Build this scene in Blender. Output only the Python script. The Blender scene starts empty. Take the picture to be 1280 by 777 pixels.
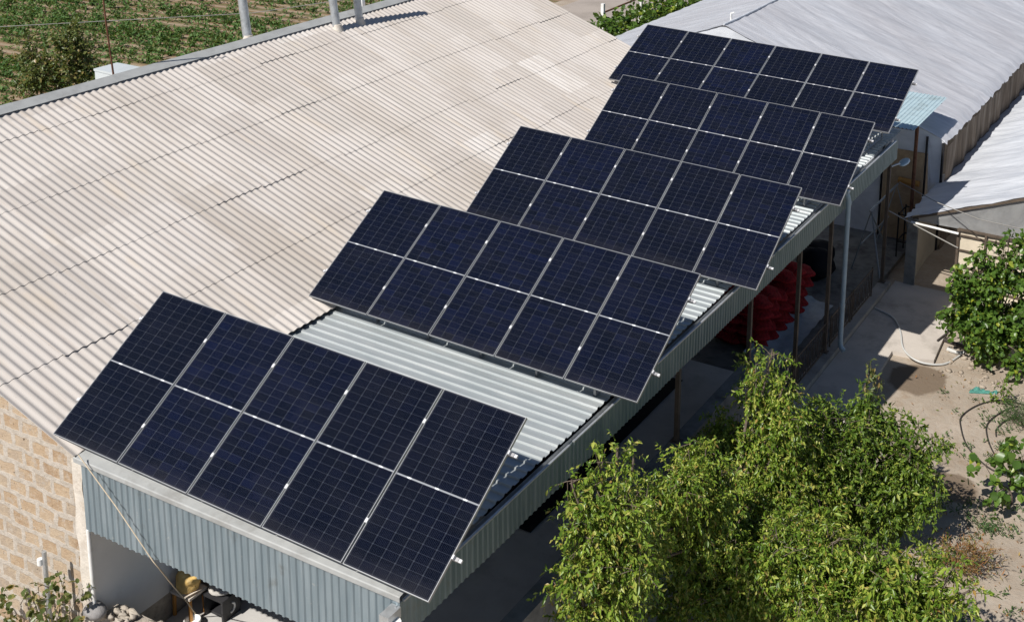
import bpy, math, random
import numpy as np
from mathutils import Vector, Matrix

random.seed(7)
rng = np.random.default_rng(7)
R = math.radians
S = bpy.context.scene
COL = S.collection

# ------------------------------------------------------------------ camera
CAM_C = (12.64108134, -10.66605141, 12.5992862)
CAM_R = ((0.88915293, 0.45690008, 0.02548287),
         (-0.12286233, 0.18471326, 0.97508249),
         (-0.44080825, 0.87012834, -0.22037414))      # right, up, forward
cd = bpy.data.cameras.new("camera")
cam = bpy.data.objects.new("camera", cd)
COL.objects.link(cam)
r_, u_, f_ = CAM_R
cam.matrix_world = Matrix(((r_[0], u_[0], -f_[0], CAM_C[0]),
                           (r_[1], u_[1], -f_[1], CAM_C[1]),
                           (r_[2], u_[2], -f_[2], CAM_C[2]),
                           (0, 0, 0, 1)))
cd.sensor_fit = 'HORIZONTAL'
cd.sensor_width = 36
cd.lens = 1569.356 / 1280 * 36
cd.shift_x = -188.408 / 1280
cd.shift_y = -375.062 / 1280
cd.clip_start = 0.1
cd.clip_end = 3000
S.camera = cam

# ------------------------------------------------------------------ sky, sun, exposure
SUN_T = Vector((0.21, 0.88, -1.0)).normalized()        # the way the light travels
el = math.asin(-SUN_T.z)
az = math.atan2(-SUN_T.x, -SUN_T.y)
W = bpy.data.worlds.new("World")
S.world = W
W.use_nodes = True
nt = W.node_tree
sky = nt.nodes.new("ShaderNodeTexSky")
sky.sky_type = 'NISHITA'
sky.sun_disc = False
sky.sun_elevation = el
sky.sun_rotation = az
sky.altitude = 900
sky.air_density = 0.75
sky.dust_density = 0.3
bg = nt.nodes["Background"]
bg.inputs[1].default_value = 0.075
nt.links.new(sky.outputs[0], bg.inputs[0])
sd = bpy.data.lights.new("sun", 'SUN')
sd.energy = 5.0
sd.angle = R(0.5)
sd.color = (1.0, 0.95, 0.885)
sun = bpy.data.objects.new("sun", sd)
COL.objects.link(sun)
sun.rotation_euler = SUN_T.to_track_quat('-Z', 'Y').to_euler()
sun.location = (0, -20, 40)
S.view_settings.view_transform = 'Standard'
S.view_settings.look = 'None'
S.view_settings.exposure = 0.2
S.view_settings.gamma = 1.0
S.render.engine = 'CYCLES'


# ------------------------------------------------------------------ shader helper
class G:
    """Small wrapper to write node graphs as expressions."""
    def __init__(self, name):
        self.m = bpy.data.materials.new(name)
        self.m.use_nodes = True
        self.t = self.m.node_tree
        self.t.nodes.clear()
        self.out = self.t.nodes.new("ShaderNodeOutputMaterial")

    def n(self, typ, **kw):
        nd = self.t.nodes.new(typ)
        for k, v in kw.items():
            setattr(nd, k, v)
        return nd

    def put(self, sock, v):
        if v is None:
            return
        if isinstance(v, (int, float, tuple, list)):
            if isinstance(v, (tuple, list)) and len(v) == 3 and len(sock.default_value) == 4:
                v = tuple(v) + (1,)
            sock.default_value = v
        else:
            self.t.links.new(v, sock)

    def math(self, op, a, b=0.0, c=None, clamp=False):
        nd = self.n("ShaderNodeMath", operation=op, use_clamp=clamp)
        self.put(nd.inputs[0], a)
        self.put(nd.inputs[1], b)
        if c is not None:
            self.put(nd.inputs[2], c)
        return nd.outputs[0]

    def mix(self, fac, a, b, blend='MIX'):
        nd = self.n("ShaderNodeMix", data_type='RGBA', blend_type=blend)
        self.put(nd.inputs[0], fac)
        self.put(nd.inputs[6], a)
        self.put(nd.inputs[7], b)
        return nd.outputs[2]

    def coord(self, kind='Object'):
        return self.n("ShaderNodeTexCoord").outputs[kind]

    def pos(self):
        return self.n("ShaderNodeNewGeometry").outputs['Position']

    def rnd(self):
        return self.n("ShaderNodeNewGeometry").outputs['Random Per Island']

    def sep(self, v):
        nd = self.n("ShaderNodeSeparateXYZ")
        self.put(nd.inputs[0], v)
        return nd.outputs

    def comb(self, x, y, z):
        nd = self.n("ShaderNodeCombineXYZ")
        for i, v in enumerate((x, y, z)):
            self.put(nd.inputs[i], v)
        return nd.outputs[0]

    def scale(self, v, s):
        nd = self.n("ShaderNodeVectorMath", operation='MULTIPLY')
        self.put(nd.inputs[0], v)
        nd.inputs[1].default_value = s if isinstance(s, tuple) else (s, s, s)
        return nd.outputs[0]

    def noise(self, v, sc=1.0, detail=4, rough=0.55, dist=0.0):
        nd = self.n("ShaderNodeTexNoise")
        self.put(nd.inputs['Vector'], v)
        nd.inputs['Scale'].default_value = sc
        nd.inputs['Detail'].default_value = detail
        nd.inputs['Roughness'].default_value = rough
        nd.inputs['Distortion'].default_value = dist
        return nd.outputs[0]

    def white(self, v):
        nd = self.n("ShaderNodeTexWhiteNoise", noise_dimensions='3D')
        self.put(nd.inputs[0], v)
        return nd.outputs[0]

    def vor(self, v, sc, feature='F1'):
        nd = self.n("ShaderNodeTexVoronoi", feature=feature)
        self.put(nd.inputs['Vector'], v)
        nd.inputs['Scale'].default_value = sc
        return nd.outputs

    def ramp(self, fac, stops):
        nd = self.n("ShaderNodeValToRGB")
        cr = nd.color_ramp
        while len(cr.elements) < len(stops):
            cr.elements.new(0.5)
        for e, (p, c) in zip(cr.elements, stops):
            e.position = p
            e.color = tuple(c) + (1,) if len(c) == 3 else c
        self.put(nd.inputs[0], fac)
        return nd.outputs[0]

    def mr(self, v, a, b, c=0.0, d=1.0):
        nd = self.n("ShaderNodeMapRange")
        self.put(nd.inputs[0], v)
        for i, x in enumerate((a, b, c, d)):
            nd.inputs[i + 1].default_value = x
        return nd.outputs[0]

    def bump(self, h, strength=0.3, dist=0.02):
        nd = self.n("ShaderNodeBump")
        nd.inputs['Strength'].default_value = strength
        nd.inputs['Distance'].default_value = dist
        self.put(nd.inputs['Height'], h)
        return nd.outputs[0]

    def bsdf(self, col, rough=0.8, metal=0.0, spec=0.3, nrm=None, **kw):
        p = self.n("ShaderNodeBsdfPrincipled")
        self.put(p.inputs['Base Color'], col)
        self.put(p.inputs['Roughness'], rough)
        self.put(p.inputs['Metallic'], metal)
        self.put(p.inputs['Specular IOR Level'], spec)
        if nrm is not None:
            self.t.links.new(nrm, p.inputs['Normal'])
        for k, v in kw.items():
            self.put(p.inputs[k], v)
        return p.outputs[0]

    def mixs(self, fac, a, b):
        nd = self.n("ShaderNodeMixShader")
        self.put(nd.inputs[0], fac)
        self.t.links.new(a, nd.inputs[1])
        self.t.links.new(b, nd.inputs[2])
        return nd.outputs[0]

    def done(self, sh):
        self.t.links.new(sh, self.out.inputs[0])
        return self.m


def simple(name, col, rough=0.7, metal=0.0, spec=0.3, var=0.25, sc=6.0, dirt=None, bump=0.0, bsc=40):
    g = G(name)
    v = g.coord()
    n1 = g.noise(v, sc, 5, 0.6)
    c2 = tuple(c * (1 - var) for c in col)
    c3 = tuple(min(1, c * (1 + var * 0.6)) for c in col)
    c = g.ramp(n1, [(0.3, c2), (0.5, col), (0.72, c3)])
    if dirt:
        c = g.mix(g.mr(g.noise(v, sc * 0.45, 6, 0.7), 0.52, 0.68), c, dirt)
    nr = None
    if bump:
        nr = g.bump(g.noise(v, bsc, 5, 0.65), bump, 0.02)
    return g.done(g.bsdf(c, rough, metal, spec, nr))


M = {}


def mats():
    M['alu'] = simple('aluminium_frame', (0.36, 0.37, 0.38), 0.4, 0.5, 0.5, 0.08)
    M['rail'] = simple('rail_metal', (0.3, 0.3, 0.31), 0.5, 0.7, 0.4, 0.1)
    M['clamp'] = simple('clamp_metal', (0.6, 0.6, 0.61), 0.45, 0.2, 0.5, 0.05)
    M['galv'] = simple('galvanised_steel', (0.5, 0.52, 0.53), 0.45, 0.6, 0.5, 0.25, 9)
    M['white_paint'] = simple('white_paint', (0.78, 0.78, 0.76), 0.45, 0, 0.4, 0.06, 5, (0.55, 0.52, 0.47))
    M['rust'] = simple('rusty_steel', (0.13, 0.06, 0.035), 0.85, 0.1, 0.2, 0.5, 12)
    M['brown_post'] = simple('brown_painted_post', (0.11, 0.085, 0.065), 0.7, 0.1, 0.3, 0.3, 5)
    M['black_steel'] = simple('black_steel', (0.02, 0.02, 0.022), 0.6, 0.2, 0.3, 0.3)
    M['pipe_blue'] = simple('pale_blue_pipe', (0.36, 0.45, 0.5), 0.45, 0.1, 0.4, 0.12)
    M['grey_tube'] = simple('grey_tube_metal', (0.33, 0.36, 0.38), 0.45, 0.4, 0.4, 0.2)
    M['wood'] = simple('orange_wood', (0.5, 0.24, 0.06), 0.6, 0, 0.3, 0.25, 8)
    M['seat_white'] = simple('worn_white_seat', (0.66, 0.6, 0.52), 0.7, 0, 0.3, 0.15, 8)
    M['plank'] = simple('dark_weathered_wood', (0.07, 0.06, 0.055), 0.85, 0, 0.2, 0.4, 14)
    M['rope'] = simple('pale_rope', (0.55, 0.46, 0.34), 0.9, 0, 0.1, 0.2, 30)
    M['cable'] = simple('grey_cable', (0.3, 0.29, 0.27), 0.7, 0, 0.2, 0.1)
    M['black_rubber'] = simple('black_rubber_hose', (0.045, 0.04, 0.036), 0.6, 0, 0.3, 0.3)
    M['grey_hose'] = simple('pale_grey_hose', (0.5, 0.5, 0.48), 0.5, 0, 0.4, 0.1)
    M['dark_box'] = simple('black_plastic', (0.03, 0.03, 0.033), 0.5, 0, 0.4, 0.2)
    M['cushion'] = simple('grey_cushion', (0.48, 0.46, 0.43), 0.9, 0, 0.1, 0.15, 12, None, 0.3, 60)
    M['yellow'] = simple('yellow_cloth', (0.78, 0.53, 0.19), 0.85, 0, 0.15, 0.15, 9, (0.8, 0.68, 0.42), 0.4, 25)
    M['orange'] = simple('orange_stuff', (0.55, 0.2, 0.03), 0.8, 0, 0.2, 0.25, 9)
    M['maroon'] = simple('maroon_cloth', (0.1, 0.01, 0.02), 0.8, 0, 0.2, 0.2)
    M['red_net'] = simple('red_net_sack', (0.3, 0.018, 0.022), 0.85, 0, 0.15, 0.6, 22, (0.07, 0.008, 0.01), 0.8, 50)
    M['sheet_dark'] = simple('near_black_sheeting', (0.008, 0.009, 0.012), 0.75, 0, 0.15, 0.3, 3, None, 0.3, 8)
    M['tarp_pale'] = simple('pale_plastic_sheet', (0.3, 0.36, 0.4), 0.5, 0, 0.35, 0.2, 5, None, 0.5, 8)
    M['teal_net'] = simple('teal_net_cloth', (0.08, 0.24, 0.2), 0.85, 0, 0.15, 0.3, 9, None, 0.5, 40)
    M['stone_grey'] = simple('grey_stone', (0.26, 0.25, 0.245), 0.9, 0, 0.2, 0.25, 14, None, 0.5, 30)
    M['rubble'] = simple('pale_rubble', (0.42, 0.375, 0.315), 0.95, 0, 0.15, 0.3, 10, (0.3, 0.26, 0.22), 0.8, 22)
    M['dark_wall'] = simple('dull_grey_render', (0.22, 0.22, 0.21), 0.95, 0, 0.15, 0.25, 4, (0.13, 0.125, 0.115), 0.5, 14)
    M['shade_wall'] = simple('shade_painted_wall', (0.085, 0.08, 0.075), 0.95, 0, 0.1, 0.35, 3, (0.05, 0.047, 0.045), 0.7, 9)  # shade under the canopy put into the wall colour
    M['floor'] = simple('smooth_concrete', (0.5, 0.49, 0.47), 0.75, 0, 0.3, 0.12, 2.5, (0.38, 0.37, 0.35), 0.1, 30)
    M['floor_rough'] = simple('cobbled_floor', (0.2, 0.195, 0.18), 0.95, 0, 0.15, 0.3, 4, (0.09, 0.085, 0.08), 0.9, 7)
    M['concrete'] = simple('pale_concrete', (0.5, 0.455, 0.405), 0.9, 0, 0.2, 0.14, 1.6, (0.3, 0.27, 0.235), 0.3, 25)
    M['walk'] = simple('grey_concrete_path', (0.34, 0.32, 0.29), 0.9, 0, 0.2, 0.2, 1.5, (0.22, 0.2, 0.175), 0.3, 20)
    M['plaster'] = simple('white_plaster', (0.72, 0.71, 0.69), 0.9, 0, 0.2, 0.06, 1.5, (0.56, 0.55, 0.52), 0.15, 25)
    M['quoin'] = simple('pale_mortar', (0.62, 0.57, 0.5), 0.95, 0, 0.1, 0.15, 8, (0.5, 0.44, 0.37), 0.5, 25)
    M['board'] = simple('tan_board', (0.5, 0.35, 0.21), 0.85, 0, 0.2, 0.2, 3, (0.36, 0.24, 0.14), 0.2, 10)
    M['cream'] = simple('cream_sheet', (0.62, 0.55, 0.43), 0.7, 0, 0.3, 0.12, 2.5, (0.5, 0.42, 0.32), 0.25, 9)
    M['bark'] = simple('grey_bark', (0.15, 0.12, 0.095), 0.95, 0, 0.1, 0.35, 14, None, 0.6, 40)
    M['teal_roof'] = simple('teal_painted_sheet', (0.42, 0.54, 0.58), 0.5, 0.1, 0.4, 0.12, 3, (0.3, 0.37, 0.38))
    M['vent_box'] = simple('grey_blue_sheet_metal', (0.56, 0.6, 0.61), 0.5, 0.15, 0.4, 0.08, 2)
    M['cap_grey'] = simple('dull_grey_flashing', (0.36, 0.37, 0.365), 0.65, 0.05, 0.3, 0.15, 4, (0.27, 0.27, 0.26))
    M['gravel'] = simple('grey_gravel_road', (0.34, 0.3, 0.265), 0.95, 0, 0.1, 0.18, 0.5, (0.27, 0.235, 0.2), 0.4, 12)

    # galvanised ribbed sheet of the canopy
    g = G('canopy_sheet')
    p = g.pos()
    s = g.scale(p, (0.35, 2.2, 1))
    st = g.noise(s, 3.0, 5, 0.65)
    c = g.ramp(st, [(0.25, (0.28, 0.315, 0.325)), (0.5, (0.36, 0.392, 0.4)), (0.75, (0.44, 0.462, 0.462))])
    sh = g.white(g.comb(g.math('FLOOR', g.math('DIVIDE', g.sep(p)[1], 1.02)), 0.0, 0.0))
    c = g.mix(g.math('MULTIPLY', sh, 0.22), c, (0.36, 0.4, 0.42))
    c = g.mix(g.mr(g.noise(p, 5, 6, 0.7), 0.62, 0.75, 0, 0.5), c, (0.36, 0.33, 0.28))
    M['canopy'] = g.done(g.bsdf(c, 0.5, 0.25, 0.45))

    # green grey painted cladding of the canopy front
    g = G('cladding_sheet')
    p = g.pos()
    s = g.scale(p, (2.5, 2.5, 0.25))
    st = g.noise(s, 3.0, 5, 0.65)
    c = g.ramp(st, [(0.25, (0.16, 0.21, 0.24)), (0.5, (0.21, 0.262, 0.292)), (0.75, (0.285, 0.34, 0.37))])
    c = g.mix(g.mr(g.noise(p, 9, 6, 0.7), 0.64, 0.74, 0, 0.7), c, (0.45, 0.45, 0.42))
    c = g.mix(g.mr(g.noise(p, 3, 4, 0.7), 0.62, 0.8, 0, 0.6), c, (0.14, 0.13, 0.11))
    M['cladding'] = g.done(g.bsdf(c, 0.45, 0.25, 0.45))

    g = G('side_cladding_shaded')  # copy of the front cladding, the side's shade painted in as darker tint
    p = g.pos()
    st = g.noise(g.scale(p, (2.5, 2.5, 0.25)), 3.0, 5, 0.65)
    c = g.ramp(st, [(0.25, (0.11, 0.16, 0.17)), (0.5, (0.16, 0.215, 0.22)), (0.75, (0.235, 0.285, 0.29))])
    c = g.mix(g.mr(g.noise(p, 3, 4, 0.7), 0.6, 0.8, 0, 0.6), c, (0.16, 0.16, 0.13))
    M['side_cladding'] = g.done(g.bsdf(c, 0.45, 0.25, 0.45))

    # asbestos cement corrugated sheets, each sheet weathered on its own
    g = G('cement_sheet')
    p = g.pos()
    xyz = g.sep(p)
    crs = g.math('FLOOR', g.math('DIVIDE', g.math('ADD', xyz[0], 20.95), 1.4))
    wob = g.noise(p, 0.35, 2, 0.5)
    shy = g.math('FLOOR', g.math('DIVIDE', g.math('ADD', g.math('ADD', xyz[1], 0.0), g.math('MULTIPLY', g.white(g.comb(crs, 3.0, 0.0)), 0.98)), 0.98))
    w1 = g.white(g.comb(crs, shy, 1.0))
    w2 = g.white(g.comb(crs, shy, 5.0))
    base = g.ramp(w1, [(0.0, (0.45, 0.41, 0.372)), (0.25, (0.505, 0.465, 0.425)), (0.7, (0.55, 0.51, 0.47)), (0.93, (0.575, 0.535, 0.495)), (1.0, (0.63, 0.6, 0.565))])
    base = g.mix(g.math('MULTIPLY', w2, 0.5), base, (0.5, 0.468, 0.44))
    streak = g.noise(g.scale(p, (0.35, 5.0, 0.35)), 2.0, 6, 0.7)
    base = g.mix(g.mr(streak, 0.5, 0.75, 0, 0.55), base, (0.4, 0.345, 0.3))
    big = g.noise(g.scale(p, (0.5, 0.8, 0.5)), 0.6, 4, 0.6)
    base = g.mix(g.mr(big, 0.48, 0.66, 0, 0.55), base, (0.4, 0.355, 0.305))
    big2 = g.noise(g.scale(p, (0.35, 1.4, 0.35)), 0.9, 6, 0.72)
    base = g.mix(g.mr(big2, 0.52, 0.7, 0, 0.5), base, (0.42, 0.39, 0.35))
    drip = g.noise(g.scale(p, (0.22, 7.0, 0.22)), 1.0, 4, 0.7)
    base = g.mix(g.mr(drip, 0.56, 0.7, 0, 0.5), base, (0.36, 0.315, 0.27))
    spots = g.noise(p, 26, 3, 0.6)
    base = g.mix(g.mr(spots, 0.68, 0.76, 0, 0.6), base, (0.24, 0.215, 0.19))
    lich = g.noise(p, 6.5, 6, 0.75)
    base = g.mix(g.mr(lich, 0.64, 0.72, 0, 0.35), base, (0.3, 0.28, 0.25))
    yel = g.noise(g.scale(p, (0.6, 2.0, 0.6)), 1.3, 3, 0.5)
    base = g.mix(g.mr(yel, 0.62, 0.75, 0, 0.45), base, (0.52, 0.44, 0.34))
    M['cement'] = g.done(g.bsdf(base, 0.9, 0, 0.2, g.bump(g.noise(p, 60, 3, 0.6), 0.12, 0.01)))

    # tuff block masonry
    g = G('tuff_masonry')
    p = g.pos()
    xyz = g.sep(p)
    d = g.noise(p, 2.6, 4, 0.6)
    d2 = g.noise(g.scale(p, (-1, 1, 1)), 3.0, 4, 0.6)
    v = g.comb(g.math('ADD', xyz[0], g.math('MULTIPLY_ADD', d, 0.13, -0.065)), g.math('ADD', xyz[2], g.math('MULTIPLY_ADD', d2, 0.11, -0.055)), 0.0)
    b = g.n("ShaderNodeTexBrick")
    g.put(b.inputs['Vector'], v)
    b.inputs['Scale'].default_value = 1
    b.inputs['Mortar Size'].default_value = 0.042
    b.inputs['Mortar Smooth'].default_value = 0.35
    b.inputs['Brick Width'].default_value = 0.34
    b.inputs['Row Height'].default_value = 0.225
    b.inputs['Color1'].default_value = (0, 0, 0, 1)
    b.inputs['Color2'].default_value = (1, 1, 1, 1)
    b.inputs['Mortar'].default_value = (0.5, 0.5, 0.5, 1)
    bc = g.ramp(b.outputs['Color'], [(0.0, (0.32, 0.22, 0.14)), (0.35, (0.395, 0.285, 0.185)), (0.7, (0.43, 0.335, 0.24)), (1.0, (0.33, 0.275, 0.22))])
    bc = g.mix(g.mr(g.noise(p, 9, 6, 0.75), 0.42, 0.66, 0, 0.8), bc, (0.48, 0.38, 0.27))
    holes = g.mr(g.noise(p, 24, 3, 0.6), 0.68, 0.73)
    bc = g.mix(holes, bc, (0.12, 0.085, 0.06))
    mc = g.ramp(g.noise(p, 11, 5, 0.7), [(0.3, (0.37, 0.325, 0.27)), (0.6, (0.5, 0.45, 0.39))])
    fac = g.math('ADD', b.outputs['Fac'], g.mr(g.noise(p, 7.5, 6, 0.75), 0.54, 0.64, 0, 0.65), None, True)
    c = g.mix(fac, bc, mc)
    c = g.mix(g.mr(g.noise(g.scale(p, (2.5, 1, 0.35)), 1.6, 5, 0.7), 0.55, 0.75, 0, 0.4), c, (0.24, 0.19, 0.15))
    hgt = g.math('SUBTRACT', g.math('MULTIPLY', g.noise(p, 22, 5, 0.7), 0.6), g.math('MULTIPLY', holes, 0.7))
    hgt = g.math('ADD', hgt, g.math('MULTIPLY', b.outputs['Fac'], 0.12))
    M['tuff'] = g.done(g.bsdf(c, 0.95, 0, 0.1, g.bump(hgt, 0.8, 0.03)))

    # photovoltaic laminate: local x across the panel, -y down the panel
    g = G('solar_cells')
    p = g.coord()
    xyz = g.sep(p)
    W_, H_ = PW, PH
    mx, mg, hg = 0.018, 0.02, 0.011
    pw = (W_ - 2 * mx) / 6
    ph = (H_ / 2 - mg - hg) / 11
    x = g.math('DIVIDE', g.math('SUBTRACT', xyz[0], mx), pw)
    yc = g.math('ADD', xyz[1], H_ / 2)
    ya = g.math('ABSOLUTE', yc)
    y = g.math('DIVIDE', g.math('SUBTRACT', ya, hg), ph)
    fx = g.math('FRACT', x)
    fy = g.math('FRACT', y)
    du = g.math('MULTIPLY', g.math('MINIMUM', fx, g.math('SUBTRACT', 1.0, fx)), pw)
    dv = g.math('MULTIPLY', g.math('MINIMUM', fy, g.math('SUBTRACT', 1.0, fy)), ph)
    lu = g.math('LESS_THAN', du, 0.0026)
    lv = g.math('LESS_THAN', dv, 0.0014)
    dia = g.math('LESS_THAN', g.math('ADD', du, dv), 0.0115)
    mid = g.math('LESS_THAN', ya, hg * 0.75)
    line = g.math('MAXIMUM', g.math('MAXIMUM', lu, lv), dia)
    edge = g.math('MAXIMUM', g.math('LESS_THAN', y, 0.0), g.math('GREATER_THAN', y, 11.0))
    edge = g.math('MAXIMUM', edge, g.math('MAXIMUM', g.math('LESS_THAN', x, 0.0), g.math('GREATER_THAN', x, 6.0)))
    oi = g.n("ShaderNodeObjectInfo").outputs['Random']
    ci = g.comb(g.math('FLOOR', x), g.math('FLOOR', g.math('DIVIDE', yc, ph)), g.math('MULTIPLY', oi, 91.0))
    wn = g.white(ci)
    cell = g.ramp(wn, [(0.0, (0.0018, 0.0033, 0.0095)), (0.6, (0.0023, 0.0042, 0.0155)), (0.9, (0.0025, 0.0047, 0.0185)), (1.0, (0.0027, 0.0053, 0.022))])
    cell = g.mix(g.math('MULTIPLY', oi, 0.85), cell, (0.0016, 0.0028, 0.008))
    # bus wires
    fb = g.math('FRACT', g.math('MULTIPLY', fx, 9.0))
    bw = g.math('LESS_THAN', g.math('ABSOLUTE', g.math('SUBTRACT', fb, 0.5)), 0.03)
    cell = g.mix(g.math('MULTIPLY', bw, 0.35), cell, (0.12, 0.13, 0.15))
    c = g.mix(line, cell, (0.036, 0.04, 0.05))
    c = g.mix(edge, c, (0.02, 0.022, 0.03))
    rb = g.math('LESS_THAN', g.math('ABSOLUTE', g.math('SUBTRACT', g.math('FRACT', g.math('MULTIPLY', xyz[0], 3 / W_)), 0.5)), 0.07)
    c = g.mix(mid, c, g.mix(rb, (0.26, 0.27, 0.29), (0.75, 0.76, 0.78)))
    dust = g.noise(g.pos(), 2.3, 4, 0.6)
    c = g.mix(g.mr(dust, 0.35, 0.8, 0.0, 0.004), c, (0.5, 0.45, 0.4))
    low = g.mr(xyz[1], -H_ + 0.22, -H_, 0.0, 1.0)
    c = g.mix(g.math('MULTIPLY', g.math('MULTIPLY', low, g.noise(g.scale(g.pos(), (3, 3, 3)), 2.0, 5, 0.7)), 0.03), c, (0.5, 0.45, 0.4))
    M['cells'] = g.done(g.bsdf(c, g.mr(dust, 0.3, 0.7, 0.08, 0.24), 0, 0.24))

    # greenhouse film
    def film(name, base, lo, streak, tr, trans, rough=0.45):
        g = G(name)
        p = g.pos()
        n1 = g.noise(g.scale(p, streak), 1.0, 6, 0.62, 1.4)
        n2 = g.noise(p, 0.35, 3, 0.5)
        c = g.ramp(n1, [(0.3, lo), (0.55, base), (0.75, tuple(min(1, x * 1.12) for x in base))])
        c = g.mix(g.mr(n2, 0.4, 0.7, 0, 0.45), c, (lo[0] * 1.02, lo[1] * 0.98, lo[2] * 0.96))
        c = g.mix(g.mr(g.noise(g.scale(p, streak), 2.7, 5, 0.65), 0.55, 0.75, 0, 0.35), c, (lo[0] * 0.78, lo[1] * 0.76, lo[2] * 0.73))
        nr = g.bump(g.math('ADD', n1, g.math('MULTIPLY', g.noise(g.scale(p, streak), 3.2, 4, 0.6), 0.5)), 0.5, 0.06)
        a = g.bsdf(c, rough, 0, 0.4, nr)
        t = g.n("ShaderNodeBsdfTranslucent")
        g.put(t.inputs[0], c)
        g.t.links.new(nr, t.inputs['Normal'])
        sh = g.mixs(tr, a, t.outputs[0])
        if trans:
            tp = g.n("ShaderNodeBsdfTransparent")
            sh = g.mixs(trans, sh, tp.outputs[0])
        return g.done(sh)
    M['film'] = film('greenhouse_film', (0.62, 0.635, 0.675), (0.48, 0.49, 0.525), (0.4, 1.7, 0.8), 0.2, 0)
    M['film2'] = film('greenhouse_film_bright', (0.74, 0.77, 0.815), (0.55, 0.585, 0.64), (0.45, 2.0, 0.8), 0.18, 0)
    M['film_gable'] = film('clear_film_gable', (0.46, 0.47, 0.47), (0.35, 0.36, 0.37), (1.5, 1.0, 1.2), 0.2, 0.35)
    M['film_wall'] = film('cream_film_wall', (0.66, 0.58, 0.44), (0.54, 0.46, 0.34), (1.0, 1.0, 1.0), 0.5, 0)

    g = G('brown_sheet_wall')
    p = g.pos()
    n1 = g.noise(g.scale(p, (1, 2.2, 0.25)), 2.2, 6, 0.65, 0.4)
    c = g.ramp(n1, [(0.3, (0.06, 0.045, 0.032)), (0.5, (0.15, 0.115, 0.085)), (0.62, (0.23, 0.19, 0.15)), (0.75, (0.1, 0.08, 0.06))])
    M['brown_wall'] = g.done(g.bsdf(c, 0.85, 0, 0.2, g.bump(n1, 0.6, 0.05)))

    # yard soil with a wet patch and a darker oval by the slab
    g = G('sandy_soil')
    p = g.pos()
    xyz = g.sep(p)
    n1 = g.noise(p, 0.9, 6, 0.65)
    n2 = g.noise(p, 7, 6, 0.7)
    c = g.ramp(n1, [(0.25, (0.27, 0.225, 0.175)), (0.5, (0.37, 0.32, 0.26)), (0.75, (0.445, 0.39, 0.325))])
    c = g.mix(g.mr(n2, 0.35, 0.7, 0, 0.5), c, (0.33, 0.25, 0.18))
    c = g.mix(g.mr(g.noise(p, 2.2, 5, 0.7), 0.56, 0.7, 0, 0.7), c, (0.28, 0.205, 0.14))
    vv = g.vor(p, 30)
    c = g.mix(g.math('MULTIPLY', g.math('LESS_THAN', vv[0], 0.22), g.mr(g.noise(p, 3.0, 4, 0.6), 0.5, 0.62)), c, (0.24, 0.2, 0.16))
    c = g.mix(g.mr(g.noise(p, 45, 3, 0.7), 0.64, 0.72, 0, 0.6), c, (0.56, 0.49, 0.41))
    c = g.mix(g.mr(g.noise(p, 18, 5, 0.75), 0.62, 0.7, 0, 0.6), c, (0.22, 0.16, 0.11))
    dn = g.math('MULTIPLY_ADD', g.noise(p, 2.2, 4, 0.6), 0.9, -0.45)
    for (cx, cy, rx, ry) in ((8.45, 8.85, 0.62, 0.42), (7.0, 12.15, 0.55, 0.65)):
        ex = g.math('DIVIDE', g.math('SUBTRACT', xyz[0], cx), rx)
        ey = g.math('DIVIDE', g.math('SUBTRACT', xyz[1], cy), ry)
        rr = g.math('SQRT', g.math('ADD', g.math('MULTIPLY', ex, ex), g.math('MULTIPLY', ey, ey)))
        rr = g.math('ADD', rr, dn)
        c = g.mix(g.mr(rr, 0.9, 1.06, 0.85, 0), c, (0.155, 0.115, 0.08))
    hh = g.math('ADD', n2, g.math('MULTIPLY', g.noise(p, 30, 4, 0.7), 0.35))
    M['soil'] = g.done(g.bsdf(c, 0.95, 0, 0.1, g.bump(hh, 0.6, 0.04)))

    # crop field soil: bands along the rows
    g = G('field_soil')
    p = g.pos()
    xyz = g.sep(p)
    yr = g.math('SUBTRACT', xyz[1], g.math('MULTIPLY', xyz[0], 0.09))
    rv = g.comb(g.math('MULTIPLY', xyz[0], 0.09), yr, 0.0)
    n1 = g.noise(rv, 0.55, 5, 0.6)
    n2 = g.noise(p, 1.6, 6, 0.7)
    c = g.ramp(n1, [(0.32, (0.12, 0.13, 0.05)), (0.43, (0.2, 0.15, 0.095)), (0.52, (0.2, 0.115, 0.07)), (0.62, (0.25, 0.19, 0.125)), (0.7, (0.12, 0.13, 0.05))])
    c = g.mix(g.mr(n2, 0.45, 0.65, 0, 0.6), c, (0.3, 0.235, 0.165))
    c = g.mix(g.mr(g.noise(rv, 2.2, 4, 0.6), 0.5, 0.65, 0, 0.6), c, (0.24, 0.14, 0.085))
    rw = g.math('ABSOLUTE', g.math('SUBTRACT', g.math('FRACT', g.math('DIVIDE', yr, 0.7)), 0.5))
    rw = g.math('ADD', rw, g.math('MULTIPLY_ADD', g.noise(p, 2.0, 3, 0.6), 0.3, -0.15))
    c = g.mix(g.mr(rw, 0.3, 0.42, 0, 0.6), c, (0.36, 0.3, 0.215))
    c = g.mix(g.mr(rw, 0.22, 0.1, 0, 0.7), c, (0.11, 0.12, 0.045))
    M['field'] = g.done(g.bsdf(c, 0.95, 0, 0.1, g.bump(n2, 0.7, 0.1)))

    def leaf(name, stops, rough=0.36, tl=0.3):
        g = G(name)
        r = g.rnd()
        c = g.ramp(r, stops)
        n = g.noise(g.pos(), 1.3, 3, 0.5)
        c = g.mix(g.mr(n, 0.4, 0.7, 0, 0.3), c, stops[0][1])
        a = g.bsdf(c, rough, 0, 0.38)
        t = g.n("ShaderNodeBsdfTranslucent")
        g.put(t.inputs[0], g.mix(0.5, c, (0.3, 0.36, 0.04)))
        return g.done(g.mixs(tl, a, t.outputs[0]))
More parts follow.
